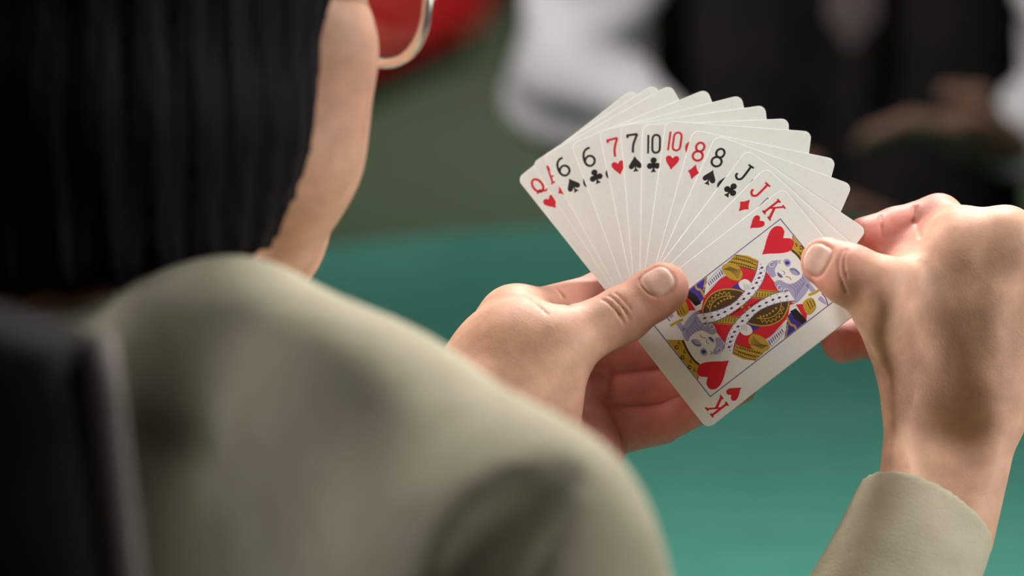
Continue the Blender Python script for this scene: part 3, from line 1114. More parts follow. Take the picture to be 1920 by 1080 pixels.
def right_hand():
    a = np.array([P(1480, 330, DR - 0.08), P(1480, 330, DR + 0.12), P(2080, 1090, DR - 0.08), P(2080, 1090, DR + 0.12)])
    F = Field(a.min(0) - 0.012, a.max(0) + 0.012, 0.0007)
    W = JR(1792, 770, 4)
    fore = JR(1722, 1040, -14)
    mcp = {'i': JR(1806, 452, 6), 'm': JR(1885, 446, 4), 'r': JR(1952, 478, 8), 'p': JR(2000, 535, 14)}
    # forearm and wrist: flattened by two bones
    F.cone(JR(1728, 1000, -12), JR(1738, 770, 2), 0.0195, 0.0165, 0.010)
    F.cone(JR(1775, 1000, -12), JR(1842, 770, 6), 0.0195, 0.0165, 0.010)
    # back of the hand
    F.cone(JR(1755, 760, 2), mcp['i'], 0.0165, 0.0125, 0.010)
    F.cone(JR(1795, 760, 4), mcp['m'], 0.0165, 0.0125, 0.010)
    F.cone(JR(1830, 760, 6), mcp['r'], 0.0160, 0.0115, 0.009)
    F.cone(JR(1850, 770, 8), mcp['p'], 0.0150, 0.0110, 0.009)
    F.cone(JR(1790, 640, 16), JR(1880, 520, 16), 0.018, 0.016, 0.012)
    # index finger over the top, tip behind the cards
    pi, di, ti = JR(1760, 410, 30), JR(1680, 430, 24), JR(1622, 442, 16)
    F.chain([mcp['i'], pi], [0.0122, 0.0098], 0.008)
    F.chain([pi, di, ti], [0.0104, 0.0090, 0.0080], 0.003)
    F.cone(JR(1705, 500, 8), JR(1775, 450, 18), 0.009, 0.011, 0.006)
    F.cone(JR(1655, 472, 16), JR(1725, 462, 20), 0.0075, 0.0085, 0.004)
    # middle finger under the cards
    pm, dm, tm_ = JR(1800, 535, 42), JR(1690, 618, 42), JR(1580, 641, 24)
    F.chain([mcp['m'], pm], [0.0122, 0.0105], 0.006)
    F.chain([pm, dm, tm_], [0.0102, 0.0098, 0.0090], 0.003)
    # ring and little fingers folded behind
    F.chain([mcp['r'], JR(1880, 520, 52), JR(1770, 610, 58), JR(1690, 640, 46)], [0.0115, 0.0100, 0.0088, 0.0076], 0.004)
    F.chain([mcp['p'], JR(1930, 590, 52), JR(1850, 650, 60), JR(1790, 665, 50)], [0.0108, 0.0090, 0.0078, 0.0070], 0.004)
    # thumb
    cmc = JR(1742, 720, -4)
    tm = JR(1684, 560, -22)
    ip = JR(1592, 515, -21.5)
    tt = JR(1549, 492, -16.5)
    F.cone(cmc, tm, 0.0170, 0.0150, 0.012)
    F.cone(tm, ip, 0.0145, 0.0122, 0.008)
    F.cone(ip, tt, 0.0120, 0.0104, 0.004)
    F.cone(JR(1700, 660, -2), JR(1668, 590, -16), 0.0130, 0.0125, 0.010)
    # web thumb to index
    F.cone(JR(1715, 560, -6), JR(1790, 480, 3), 0.0145, 0.0120, 0.014)
    F.cone(JR(1730, 610, -4), JR(1800, 530, 2), 0.0160, 0.0130, 0.014)
    # knuckle bumps and tendons
    F.ell(JR(1805, 470, -5), (0.0085, 0.0085, 0.006), np.array([RT, UP, FW]), 0.010)
    F.ell(JR(1885, 452, -6), (0.009, 0.009, 0.006), np.array([RT, UP, FW]), 0.010)
    F.cone(JR(1815, 700, -5), JR(1878, 470, -4), 0.0052, 0.0048, 0.010)
    F.cone(JR(1775, 690, -6), JR(1800, 490, -4), 0.0048, 0.0045, 0.010)
    F.cone(JR(1700, 985, -26), JR(1715, 720, -10), 0.010, 0.009, 0.012)
    # hollow between thumb bone and tendons
    F.cut([JR(1772, 570, -32), JR(1776, 680, -32), JR(1768, 800, -31), JR(1756, 930, -45)], [0.014, 0.015, 0.015, 0.014], 0.020)
    for pix, dep, r, k in [
        ([(1578, 470), (1572, 495), (1576, 520), (1588, 548)], 0.0, 0.0002, 0.0011),
        ([(1588, 468), (1582, 495), (1588, 522)], 0.0, 0.0002, 0.0011),
        ([(1650, 404), (1652, 425), (1654, 446)], 0.0, 0.0002, 0.0014),
        ([(1716, 388), (1716, 415), (1726, 445)], 0.0, 0.0004, 0.002),
        ([(1626, 640), (1640, 672), (1662, 715)], 0.0, 0.0002, 0.0015),
    ]:
        F.crease(pix, dep, r, k, 1.12, 1.5)
    ax = tt - ip
    ax /= np.linalg.norm(ax)
    nails = [F.nail(1531, 484, ax, 0.0066, 0.0066, 0.0007, 1.12, 1.5, n=(-FW * 0.85 - RT * 0.42 + UP * 0.30))]
    spots = [(tt, 0.016, 0.6), (pi, 0.02, 0.45), (di, 0.02, 0.6), (ti, 0.02, 0.7), (tm_, 0.03, 0.8), (dm, 0.02, 0.7), (ip, 0.016, 0.3)]
    V, Fc = F.mesh()
    return V, Fc, pigment(V, spots, nails)


# ------------------------------------------------------------------ the player's head
HEAD = P(258, -45, 1.21)
YAW = math.radians(46)
NOD = math.radians(11)
hf = np.array([math.sin(YAW) * math.cos(NOD), math.cos(YAW) * math.cos(NOD), -math.sin(NOD)])
hr = np.array([math.cos(YAW), -math.sin(YAW), 0.0])
hu = np.cross(hr, hf)


def HP(x, y, z, o=None, fr=None):
    """head millimetres: right, forward, up from the point between the ears"""
    o = HEAD if o is None else o
    r_, f_, u_ = fr or (hr, hf, hu)
    return o + (r_ * x + f_ * y + u_ * z) / 1000


def head_field(o, fr, h, neck_to):
    r_, f_, u_ = fr
    R = np.array([r_, f_, u_])
    q = lambda x, y, z: HP(x, y, z, o, fr)
    c = [q(x, y, z) for x in (-110, 110) for y in (-120, 135) for z in (-150, 140)] + [np.asarray(neck_to) - 0.09, np.asarray(neck_to) + 0.09]
    F = Field(np.min(c, 0), np.max(c, 0), h)
    F.ell(q(0, -14, 42), (0.074, 0.094, 0.082), R, 0.02)            # cranium
    F.ell(q(0, 30, 5), (0.062, 0.056, 0.075), R, 0.025)             # face block
    F.ell(q(0, 38, -48), (0.052, 0.048, 0.055), R, 0.025)           # mouth and jaw
    F.cone(q(-48, 4, -50), q(-16, 66, -92), 0.022, 0.018, 0.02)     # jaw line
    F.cone(q(48, 4, -50), q(16, 66, -92), 0.022, 0.018, 0.02)
    for s_ in (-1, 1):
        F.cone(q(38 * s_, 44, -62), q(12 * s_, 58, -96), 0.030, 0.027, 0.02)
    F.ell(q(0, 74, -94), (0.022, 0.016, 0.016), R, 0.015)           # chin
    for s in (-1, 1):
        F.ell(q(46 * s, 52, -18), (0.024, 0.024, 0.022), R, 0.02)   # cheekbone
        F.ell(q(40 * s, 52, -52), (0.025, 0.025, 0.032), R, 0.02)   # cheek
        F.cut_ell(q(31 * s, 92, 8), (0.019, 0.015, 0.013), R, 0.010)  # eye socket
        F.ell(q(31 * s, 74, 6), (0.0125, 0.0125, 0.0125), R, 0.002)   # eyeball under lids
        F.cone(q(12 * s, 88, 24), q(44 * s, 76, 22), 0.006, 0.005, 0.008)  # brow
        F.ell(q(76 * s, -4, -4), (0.006, 0.017, 0.029), R, 0.006)   # ear
        F.ell(q(9 * s, 94, -34), (0.008, 0.009, 0.007), R, 0.006)   # nostril wing
    F.cone(q(0, 86, 16), q(0, 106, -28), 0.007, 0.010, 0.008)       # nose
    F.cone(q(-20, 78, -60), q(20, 78, -60), 0.006, 0.006, 0.006)
    F.ell(q(0, 87, -57), (0.018, 0.007, 0.005), R, 0.004)           # lips
    F.ell(q(0, 86, -65), (0.016, 0.007, 0.0055), R, 0.003)
    F.cone(q(0, 58, -88), q(0, 0, -112), 0.030, 0.042, 0.02)
    F.cone(q(0, -20, -50), neck_to, 0.050, 0.052, 0.02)             # neck
    return F


NECK = P(205, 700, 1.19)

# jacket landmarks
SH_R = P(956, 1092, 1.02)
EL_R = P(1340, 1843, 1.22)
CUFF_R = P(1742, 960, 1.318)
WR_R = JR(1755, 900, -6)
SH_L = P(-760, 1000, 1.22)
EL_L = P(-250, 1900, 1.34)
WR_L = JL(760, 960, -78)


def player():
    root = tag(empty('person', (float(NECK[0]), float(NECK[1]), 0)), 'person seen from behind with black bob hair and beige jacket holding a fan of cards', 'person')
    off = np.array([root.location.x, root.location.y, 0.0])
    # body: head, hands and the trunk and arms under the clothes
    HF = head_field(HEAD, (hr, hf, hu), 0.0022, NECK)
    V0, F0 = HF.mesh()
    C0 = pigment(V0, [(HP(0, 87, -61), 0.016, 0.7), (HP(46, 62, -30), 0.03, 0.25)])
    V1, F1, C1 = left_hand()
    V2, F2, C2 = right_hand()
    pts = np.array([SH_R, EL_R, SH_L, EL_L, NECK, WR_L, WR_R, NECK - (0, 0, 0.6)])
    B = Field(pts.min(0) - 0.16, pts.max(0) + 0.16, 0.009)
    low = NECK + np.array([-0.03, 0.05, -0.42])
    B.cone(NECK, NECK - np.array([0, -0.01, 0.12]), 0.048, 0.045, 0.03)
    for sh_ in (SH_L, SH_R):
        B.cone(NECK - np.array([0, -0.02, 0.12]), sh_ + FW * 0.01, 0.020, 0.018, 0.02)
    B.cone(NECK - np.array([0, -0.02, 0.16]), low, 0.05, 0.055, 0.03)
    B.cone(SH_R + FW * 0.01, EL_R, 0.022, 0.024, 0.01)
    B.cone(EL_R, EL_R + (WR_R - EL_R) * 0.8, 0.026, 0.014, 0.02)
    B.cone(SH_L, EL_L, 0.034, 0.028, 0.02)
    B.cone(EL_L, WR_L, 0.028, 0.020, 0.02)
    V3, F3 = B.mesh()
    C3 = pigment(V3)
    V = np.concatenate([V0, V1, V2, V3]) - off
    n = [0, len(V0), len(V0) + len(V1), len(V0) + len(V1) + len(V2)]
    Fa = np.concatenate([F0 + n[0], F1 + n[1], F2 + n[2], F3 + n[3]])
    body = mesh_obj('body', V, Fa, M_SKIN, root, smooth=True)
    set_pigment(body, np.concatenate([C0, C1, C2, C3]))

    # jacket
    pts = np.array([SH_R, SH_L, NECK, EL_R, EL_L, NECK - (0, 0, 0.5), CUFF_R])
    J = Field(pts.min(0) - 0.15, pts.max(0) + 0.15, 0.0045)
    chest = NECK - np.array([0.0, -0.02, 0.12])
    ridge = [(P(60, 750, 1.14), 0.028), (P(250, 705, 1.13), 0.028), (P(450, 703, 1.115), 0.028), (P(672, 806, 1.075), 0.030), (SH_R, 0.0430)]
    for (a_, ra), (b_, rb) in zip(ridge, ridge[1:]):
        J.cone(a_, b_, ra, rb, 0.02)
    J.cone(ridge[0][0], SH_L, 0.030, 0.043, 0.02)
    cols = [(P(-300, 880, 1.18), 0.030)]
    for (a_, ra), (b_, rb) in zip(ridge, ridge[1:]):
        cols += [(a_ + (b_ - a_) * t_, ra + (rb - ra) * t_) for t_ in (0, 0.25, 0.5, 0.75)]
    for a_, ra in cols[:-1]:
        J.cone(a_, a_ + np.array([0, 0.060, -0.395]), min(ra, 0.032), 0.085, 0.02)
    J.cone(SH_R, EL_R, 0.0440, 0.042, 0.03)
    J.cone(SH_L, EL_L, 0.050, 0.046, 0.03)
    J.cone(EL_L, WR_L, 0.046, 0.036, 0.02)
    # fold behind the arm, ridge on the back
    fold = [J.hit(x_, y_, 0.85, 1.2, 0.001) for x_, y_ in ((1060, 890), (1000, 935), (950, 985), (905, 1060), (870, 1180))]
    J.cut(fold, [0.0005, 0.003, 0.005, 0.006, 0.006], 0.013)
    lump = J.hit(285, 668, 0.85, 1.3, 0.001)
    J.ell(lump + FW * 0.006, (0.020, 0.014, 0.022), np.array([RT, FW, UP]), 0.025)
    g = J.grid()
    wob = 0.0022 * np.sin(34 * g[0] + 46 * g[2] + 2 * np.sin(19 * g[1])) + 0.0016 * np.sin(71 * g[0] - 38 * g[2] + 25 * g[1])
    J.d += wob.astype(np.float32)
    # neck opening
    J.cut([NECK + (0, 0, 0.10), NECK - (0, 0, 0.03)], [0.064, 0.058], 0.012)
    V, Fq = J.mesh()
    jk = mesh_obj('jacket', V - off, Fq, M_JACKET, root, smooth=True)
    # collar: a folded band round the neck
    bm = bmesh.new()
    rings = []
    for i in range(40):
        a = 2 * math.pi * i / 40
        c = NECK + np.array([0, 0, 0.0]) - off
        dx = np.array([math.cos(a), math.sin(a), 0])
        prof = [(0.056, -0.035), (0.054, 0.016), (0.056, 0.022), (0.061, 0.020), (0.070, -0.01), (0.074, -0.03), (0.070, -0.035)]
        rings.append([bm.verts.new(c + dx * r_ + np.array([0, 0, z_])) for r_, z_ in prof])
    for i in range(40):
        A, B_ = rings[i], rings[(i + 1) % 40]
        for k in range(7):
            bm.faces.new((A[k], A[(k + 1) % 7], B_[(k + 1) % 7], B_[k]))
    bmesh.ops.recalc_face_normals(bm, faces=bm.faces)
    bm_obj('collar', bm, M_JACKET, jk, smooth=True)
    # right forearm sleeve, open at the cuff
    pts = np.array([EL_R, CUFF_R])
    S = Field(pts.min(0) - 0.07, pts.max(0) + 0.07, 0.0025)
    axis = WR_R - EL_R
    axis /= np.linalg.norm(axis)
    S.cone(EL_R, CUFF_R + axis * 0.06, 0.046, 0.0245, 0.01)
    g = S.grid()
    S.d += (0.0008 * np.sin(90 * g[2] + 60 * g[0]) + 0.0005 * np.sin(150 * g[0] + 40 * g[1])).astype(np.float32)
    S.cut([EL_R + axis * 0.10, CUFF_R + axis * 0.06], [0.022, 0.0200], 0.002)
    nrm = axis + RT * 0.06
    S.cut_plane(CUFF_R + axis * 0.0, nrm, 0.002)
    V, Fq = S.mesh()
    mesh_obj('sleeve', V - off, Fq, M_JACKET, jk, smooth=True)

    # trousers and shoes under the table
    hip = np.array([NECK[0] - 0.02, NECK[1] - 0.05, 0.582])
    T = Field(hip + np.array([-0.40, -0.22, -0.54]), hip + np.array([0.42, 0.62, 0.16]), 0.008)
    T.cone(hip + np.array([-0.08, 0, 0.03]), hip + np.array([0.08, 0, 0.03]), 0.105, 0.105, 0.04)
    for sx in (-1, 1):
        hj = hip + np.array([sx * 0.085, 0.02, 0.0])
        kn = hip + np.array([sx * 0.13 + 0.04, 0.40, -0.005])
        an_ = hip + np.array([sx * 0.14 + 0.05, 0.38, -0.475])
        T.cone(hj, kn, 0.072, 0.058, 0.03)
        T.cone(kn, an_, 0.058, 0.046, 0.03)
        bm_obj('shoe', bm_box(0.085, 0.24, 0.07, tuple(an_ - off + np.array([0, 0.05, -0.064])), 0.028, 4), M_CHAIR, root, smooth=True)
    V, Fq = T.mesh()
    mesh_obj('trousers', V - off, Fq, M_BLACKCLOTH, root, smooth=True)

    # hair: bob with a straight lower edge
    R = np.array([hr, hf, hu])
    c = [HP(x, y, z) for x in (-150, 150) for y in (-170, 140) for z in (-190, 170)]
    H = Field(np.min(c, 0), np.max(c, 0), 0.003)
    H.ell(HP(0, -18, 46), (0.084, 0.108, 0.095), R, 0.03)
    for a in range(-11, 12):
        an = math.radians(a * 11)
        b0 = HP(68 * math.sin(an), -24 - 72 * math.cos(an), 30)
        b1 = HP(66 * math.sin(an), -32 - 74 * math.cos(an), -45)
        b2 = HP(54 * math.sin(an), -24 - 66 * math.cos(an), -120)
        b2[2] = HEAD[2] - 0.150
        H.chain([b0, b1, b2], [0.022, 0.024, 0.022], 0.02)
    H.cone(HP(0, -30, 10), HP(0, -34, -130), 0.07, 0.06, 0.02)
    H.cut_plane(np.array([0, 0, P(250, 552, 1.13)[2]]), np.array([0, 0, -1.0]), 0.02)
    # face opening
    H.cut_ell(HP(0, 159, -100), (0.20, 0.140, 0.20), R, 0.012)
    g = H.grid()
    ang = np.arctan2(g[0] - HEAD[0], g[1] - HEAD[1])
    H.d += (0.0008 * np.sin(ang * 46 + 3 * np.sin(9 * g[2] + 2 * ang)) + 0.0006 * np.sin(ang * 91 + 20 * g[2])).astype(np.float32)
    V, Fq = H.mesh()
    mesh_obj('hair', V - off, Fq, M_HAIR, root, smooth=True)
    return root


player()


# ------------------------------------------------------------------ eyeglasses
def glasses():
    LC = P(722, 10, 1.245)
    c = HP(0, 0, 0)
    loc = (LC - HEAD)
    cx, cy, cz = loc @ hr * 1000, loc @ hf * 1000, loc @ hu * 1000
    root = tag(empty('eyeglasses', tuple(LC)), 'silver rimmed round eyeglasses worn by the black haired person', 'eyeglasses')
    q = lambda x, y, z: HP(x, y, z) - LC
    half = abs(cx)
    for s in (1, -1):
        ring = []
        for i in range(40):
            a = 2 * math.pi * i / 40
            ex = 25.5 * (abs(math.cos(a)) ** 0.9) * (1 if math.cos(a) >= 0 else -1)
            ez = 22.5 * (abs(math.sin(a)) ** 0.9) * (1 if math.sin(a) >= 0 else -1)
            ring.append(q(s * (half + ex), cy - 0.004 * ex * ex * 0.5, cz + ez))
        fr = bm_obj('rim', bm_tube(ring, 0.0021, 8, closed=True), M_RIM, root, smooth=True)
        bm = bmesh.new()
        ctr = bm.verts.new(q(s * half, cy + 1.2, cz))
        vs = [bm.verts.new(p) for p in ring]
        for i in range(40):
            bm.faces.new((ctr, vs[i], vs[(i + 1) % 40]))
        bm_obj('lens', bm, M_LENS, fr, smooth=True)
        bm_obj('hinge', bm_box(0.006, 0.004, 0.006, tuple(q(s * (half + 27), cy - 3, cz + 8)), 0.001), M_RIM, root)
        bm_obj('temple', bm_tube([q(s * (half + 28), cy - 3, cz + 8), q(s * 78, cy - 50, cz + 8), q(s * 80, -2, 12), q(s * 78, -16, -8)], 0.0014, 8), M_RIM, root, smooth=True)
    bm_obj('bridge', bm_tube([q(-half + 25, cy, cz + 4), q(-3, cy + 3, cz + 9), q(3, cy + 3, cz + 9), q(half - 25, cy, cz + 4)], 0.0015, 8), M_RIM, root, smooth=True)
    print('glasses head coords', cx, cy, cz)


glasses()


# ------------------------------------------------------------------ the player's chair
def player_chair():
    base = P(60, 1080, 0.93)
    root = tag(empty('dining_chair', (float(base[0]), float(base[1]), 0)), 'black padded chair back with pale piping behind the beige jacket', 'chair')
    off = np.array([base[0], base[1], 0])
    edge_t, edge_b = P(172, 512, 0.955) - off, P(235, 1090, 0.925) - off
    dirv = (edge_b - edge_t) / np.linalg.norm(edge_b - edge_t)
    across = np.array([-1.0, 0.08, 0.03])
    across /= np.linalg.norm(across)
    W_, Hh = 0.42, 0.50
    th = np.cross(across, dirv)
    th /= np.linalg.norm(th)
    if th[1] > 0:
        th = -th
    # padded back: a pillow-shaped slab with rounded corners
    bm = bmesh.new()
    nu, nv = 24, 28
    grid = {}
    for side in (0, 1):
        for i in range(nu + 1):
            for j in range(nv + 1):
                u, v = i / nu, j / nv
                e = (1 - abs(2 * u - 1) ** 8) * (1 - abs(2 * v - 1) ** 8)
                top = 0.02 * (abs(2 * u - 1) ** 4) * (1 - v)
                p = edge_t + across * W_ * u + dirv * (Hh * v + top) + th * ((0.018 if side else -0.018) * math.sqrt(max(e, 0)))
                grid[side, i, j] = bm.verts.new(p)
    for side in (0, 1):
        for i in range(nu):
            for j in range(nv):
                f = (grid[side, i, j], grid[side, i + 1, j], grid[side, i + 1, j + 1], grid[side, i, j + 1])
                bm.faces.new(f if side else f[::-1])
    bmesh.ops.remove_doubles(bm, verts=bm.verts, dist=1e-5)
    bmesh.ops.recalc_face_normals(bm, faces=bm.faces)
    bm_obj('back_pad', bm, M_CHAIR, root, smooth=True)
    for u in (0, 1):
        side = [edge_t + across * W_ * u + dirv * (0.02 + (Hh - 0.02) * j / 20) for j in range(21)]
        bm_obj('piping', bm_tube(side, 0.0052, 10), M_PIPING, root, smooth=True)
    cs = edge_t + across * W_ / 2
    seat_c = np.array([cs[0] + 0.02, cs[1] + 0.30, 0.443])
    bm_obj('seat', bm_box(0.44, 0.44, 0.07, tuple(seat_c), 0.025, 4), M_CHAIR, root, smooth=True)
    for sx in (-1, 1):
        p = edge_t + across * (W_ / 2 + sx * 0.19) + dirv * 0.15 + th * (-0.0)
        bm_obj('back_post', bm_tube([p + dirv * 0.2, p + dirv * 0.35, np.array([seat_c[0] - sx * 0.19, seat_c[1] - 0.21, 0.46]), np.array([seat_c[0] - sx * 0.19, seat_c[1] - 0.24, 0.0])], [0.013, 0.014, 0.016, 0.013], 10), M_TABLE_EDGE, root, smooth=True)
        bm_obj('leg', bm_tube([(seat_c[0] + sx * 0.19, seat_c[1] + 0.19, 0.44), (seat_c[0] + sx * 0.19, seat_c[1] + 0.20, 0.0)], [0.017, 0.012], 10), M_TABLE_EDGE, root, smooth=True)


player_chair()


# ------------------------------------------------------------------ person across the table
def opponent():
    base = P(1560, 200, 3.0)
    cx, cy = float(base[0]), float(base[1])
    root = tag(empty('person', (cx, cy, 0)), 'person in black vest and white shirt sleeves seated across the table', 'person')
    off = np.array([cx, cy, 0])
    hd = np.array([cx, cy - 0.05, 1.50])
    fr = (np.array([-1.0, 0, 0]), np.array([0, -0.97, -0.24]), np.array([0, -0.24, 0.97]))
    Hf = head_field(hd, fr, 0.004, np.array([cx, cy, 1.30]))
    V0, F0 = Hf.mesh()
    elA, elB = P(1078, 165, 2.86), P(2050, 130, 2.86)
    shA, shB = np.array([cx - 0.185, cy, 1.20]), np.array([cx + 0.185, cy, 1.20])
    wrA, wrB = P(1395, 385, 2.80), P(1905, 272, 2.72)
    B = Field(np.array([cx - 0.40, cy - 0.75, 0.0]), np.array([cx + 0.40, cy + 0.25, 1.36]), 0.008)
    B.cone(np.array([cx, cy, 1.33]), np.array([cx, cy, 1.2]), 0.05, 0.06, 0.03)
    B.cone(np.array([cx - .12, cy, 1.15]), np.array([cx + .12, cy, 1.15]), 0.06, 0.06, 0.05)
    B.cone(np.array([cx, cy, 1.12]), np.array([cx, cy, 0.60]), 0.065, 0.065, 0.04)
    for s, sh, el, wr in ((-1, shA, elA, wrA), (1, shB, elB, wrB)):
        B.cone(sh, el, 0.036, 0.030, 0.02)
        B.cone(el, wr, 0.030, 0.022, 0.02)
        kn = np.array([cx + s * 0.14, cy - 0.46, 0.56])
        B.cone(np.array([cx + s * 0.09, cy, 0.55]), kn, 0.06, 0.045, 0.04)
        B.cone(kn, np.array([cx + s * 0.14, cy - 0.44, 0.09]), 0.04, 0.03, 0.03)
    V1, F1 = B.mesh()
    # clasped hands
    pts = np.array([wrA, wrB, P(1500, 400, 2.66), P(1600, 250, 2.66)])
    Hn = Field(pts.min(0) - 0.06, pts.max(0) + 0.06, 0.0028)
    for wr, kn, sgn in ((wrA, P(1480, 400, 2.79), 1), (wrB, P(1800, 250, 2.68), -1)):
        Hn.cone(wr, kn, 0.021, 0.020, 0.01)
        dr = kn - wr
        dr /= np.linalg.norm(dr)
        for f in range(4):
            b0 = kn - FW * (0.030 - f * 0.017) + UP * (0.004 - 0.002 * f) + dr * 0.005
            b1 = b0 + RT * sgn * 0.042 + UP * 0.004
            b2 = b1 + RT * sgn * 0.034 - UP * 0.012
            Hn.cone(wr + (kn - wr) * .4, b0, 0.014, 0.010, 0.006)
            Hn.chain([b0, b1, b2], [0.0095, 0.0082, 0.007], 0.003)
        t0 = wr + (kn - wr) * 0.45 + UP * 0.012 - FW * 0.01
        Hn.chain([t0, t0 + UP * 0.022 + RT * sgn * 0.012 - FW * 0.01, t0 + UP * 0.026 + RT * sgn * 0.040 - FW * 0.012], [0.013, 0.010, 0.008], 0.005)
    V2, F2 = Hn.mesh()
    V = np.concatenate([V0, V1, V2]) - off
    Fa = np.concatenate([F0, F1 + len(V0), F2 + len(V0) + len(V1)])
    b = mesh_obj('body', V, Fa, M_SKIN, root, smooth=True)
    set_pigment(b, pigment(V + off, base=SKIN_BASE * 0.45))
    # white shirt (sleeves, collar)
    S = Field(np.array([cx - 0.42, cy - 0.42, 0.60]), np.array([cx + 0.42, cy + 0.25, 1.40]), 0.006)
    for s, sh, el, wr in ((-1, shA, elA, wrA), (1, shB, elB, wrB)):
        S.cone(sh - np.array([s * .02, 0, 0.01]), el, 0.064, 0.058, 0.02)
        S.cone(el, el + (wr - el) * 0.92, 0.056, 0.034, 0.02)
    S.cone(np.array([cx - .12, cy, 1.18]), np.array([cx + .12, cy, 1.18]), 0.075, 0.075, 0.05)
    S.cone(np.array([cx, cy, 1.26]), np.array([cx, cy, 1.18]), 0.064, 0.075, 0.03)
    g = S.grid()
    S.d += (0.0035 * np.sin(75 * g[2] + 40 * g[0] + 2 * np.sin(30 * g[1])) + 0.002 * np.sin(130 * g[2] - 60 * g[1])).astype(np.float32)
    V, Fq = S.mesh()
    mesh_obj('shirt', V - off, Fq, M_WHITECLOTH, root, smooth=True)
    # black vest
    Vt = Field(np.array([cx - 0.30, cy - 0.30, 0.50]), np.array([cx + 0.30, cy + 0.25, 1.30]), 0.006)
    Vt.cone(np.array([cx - .085, cy, 1.13]), np.array([cx - .085, cy, 0.60]), 0.096, 0.098, 0.06)
    Vt.cone(np.array([cx + .085, cy, 1.13]), np.array([cx + .085, cy, 0.60]), 0.096, 0.098, 0.06)
    Vt.cut([np.array([cx, cy - 0.14, 1.32]), np.array([cx, cy - 0.14, 1.02])], [0.10, 0.02], 0.01)
    V, Fq = Vt.mesh()
    vest = mesh_obj('vest', V - off, Fq, M_BLACKCLOTH, root, smooth=True)
    # trousers
    T = Field(np.array([cx - 0.32, cy - 0.62, 0.05]), np.array([cx + 0.32, cy + 0.2, 0.75]), 0.007)
    for s in (-1, 1):
        kn = np.array([cx + s * 0.14, cy - 0.46, 0.56])
        T.cone(np.array([cx + s * 0.09, cy, 0.57]), kn, 0.095, 0.066, 0.04)
        T.cone(kn, np.array([cx + s * 0.14, cy - 0.44, 0.10]), 0.062, 0.052, 0.03)
    V, Fq = T.mesh()
    mesh_obj('trousers', V - off, Fq, M_BLACKCLOTH, root, smooth=True)
    for s in (-1, 1):
        bm = bm_box(0.09, 0.25, 0.075, (s * 0.14, -0.49, 0.0385), 0.03, 4)
        bm_obj('shoe', bm, M_CHAIR, root, smooth=True)
    # tie
    tip = P(1597, 92, 2.865) - off
    yy = tip[1]
    tv = []
    prof = [(0.0, tip[2]), (0.023, tip[2] + 0.028), (0.021, tip[2] + 0.12), (0.014, 1.13), (0.010, 1.20)]
    bm = bmesh.new()
    fr_, bk = [], []
    for w_, z_ in prof:
        yb = yy + 0.0 + max(0, (z_ - 1.05)) * 0.1
        fr_.append([bm.verts.new((tip[0] - w_, yb, z_)), bm.verts.new((tip[0], yb - 0.004, z_)), bm.verts.new((tip[0] + w_, yb, z_))])
        bk.append([bm.verts.new((tip[0] - w_, yb + 0.003, z_)), bm.verts.new((tip[0], yb + 0.003, z_)), bm.verts.new((tip[0] + w_, yb + 0.003, z_))])
    for i in range(len(prof) - 1):
        for k in range(2):
            bm.faces.new((fr_[i][k], fr_[i][k + 1], fr_[i + 1][k + 1], fr_[i + 1][k]))
            bm.faces.new((bk[i][k + 1], bk[i][k], bk[i + 1][k], bk[i + 1][k + 1]))
        bm.faces.new((bk[i][0], fr_[i][0], fr_[i + 1][0], bk[i + 1][0]))
        bm.faces.new((fr_[i][2], bk[i][2], bk[i + 1][2], fr_[i + 1][2]))
    bmesh.ops.remove_doubles(bm, verts=bm.verts, dist=1e-6)
    bm_obj('necktie', bm, M_TIE, root)
    # short dark hair
    r_, f_, u_ = fr
    R = np.array(fr)
    q = lambda x, y, z: HP(x, y, z, hd, fr)
    c = [q(x, y, z) for x in (-110, 110) for y in (-130, 120) for z in (-90, 150)]
    Hh = Field(np.min(c, 0), np.max(c, 0), 0.004)
    Hh.ell(q(0, -18, 48), (0.084, 0.102, 0.090), R, 0.02)
    Hh.ell(q(0, -50, -5), (0.075, 0.062, 0.07), R, 0.03)
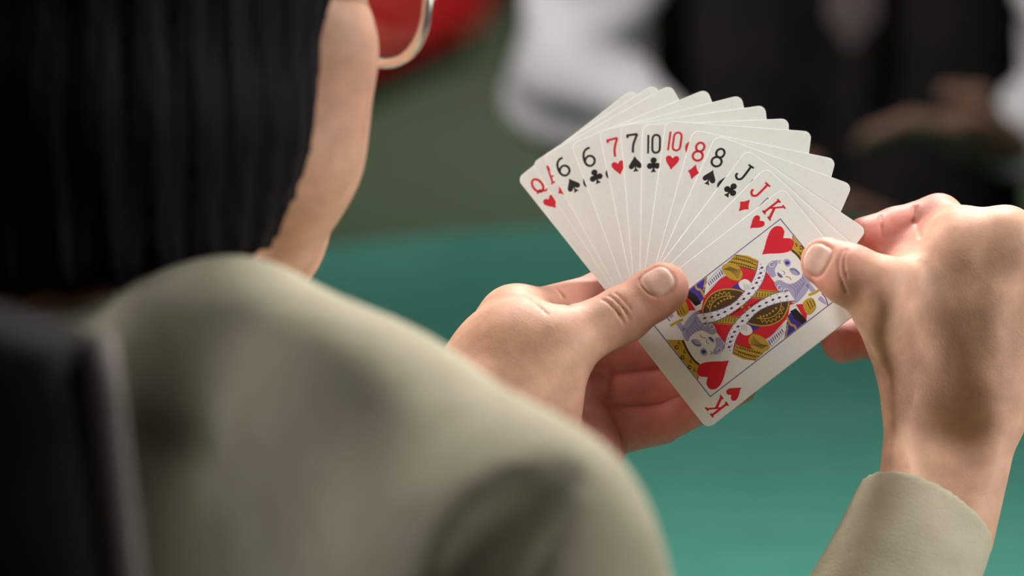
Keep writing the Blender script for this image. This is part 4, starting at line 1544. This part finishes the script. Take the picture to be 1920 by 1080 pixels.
    Hh.cut_ell(q(0, 84, -28), (0.078, 0.082, 0.090), R, 0.012)
    V, Fq = Hh.mesh()
    mesh_obj('hair', V - off, Fq, M_HAIR, root, smooth=True)
    # chair
    ch = tag(empty('dining_chair', (cx, cy + 0.02, 0)), 'black chair under the person in the black vest', 'chair')
    bm_obj('seat', bm_box(0.46, 0.46, 0.06, (0, -0.06, 0.44), 0.02, 3), M_CHAIR, ch, smooth=True)
    bm_obj('backrest', bm_box(0.42, 0.04, 0.40, (0, 0.165, 0.80), 0.018, 4), M_CHAIR, ch, smooth=True)
    for sx in (-1, 1):
        bm_obj('leg', bm_tube([(sx * 0.2, -0.26, 0.42), (sx * 0.2, -0.27, 0)], [0.018, 0.013], 10), M_TABLE_EDGE, ch, smooth=True)
        bm_obj('leg', bm_tube([(sx * 0.2, 0.165, 0.75), (sx * 0.2, 0.15, 0.42), (sx * 0.2, 0.19, 0)], [0.016, 0.018, 0.013], 10), M_TABLE_EDGE, ch, smooth=True)


opponent()


# ------------------------------------------------------------------ red armchair by the back wall
def red_armchair():
    base = np.array([-0.54, 7.58, 0])
    root = tag(empty('armchair', tuple(base), math.radians(-19)), 'red upholstered armchair standing near the dark back wall', 'armchair')
    bz = 0.08
    bm_obj('seat_base', bm_box(0.72, 0.90, 0.30, (0, 0, bz + 0.15), 0.03, 3), M_RED, root, smooth=True)
    bm_obj('seat_cushion', bm_box(0.48, 0.66, 0.14, (0, -0.11, bz + 0.36), 0.05, 4), M_RED, root, smooth=True)
    bm_obj('backrest', bm_box(0.72, 0.20, 0.80, (0, 0.35, bz + 0.44), 0.06, 4), M_RED, root, smooth=True)
    for sx in (-1, 1):
        bm_obj('armrest', bm_box(0.13, 0.90, 0.55, (sx * 0.30, 0, bz + 0.29), 0.05, 4), M_RED, root, smooth=True)
        for sy in (-1, 1):
            bm_obj('leg', bm_tube([(sx * 0.30, sy * 0.38, bz + 0.02), (sx * 0.31, sy * 0.39, 0)], [0.030, 0.022], 10), M_TABLE_EDGE, root, smooth=True)


red_armchair()
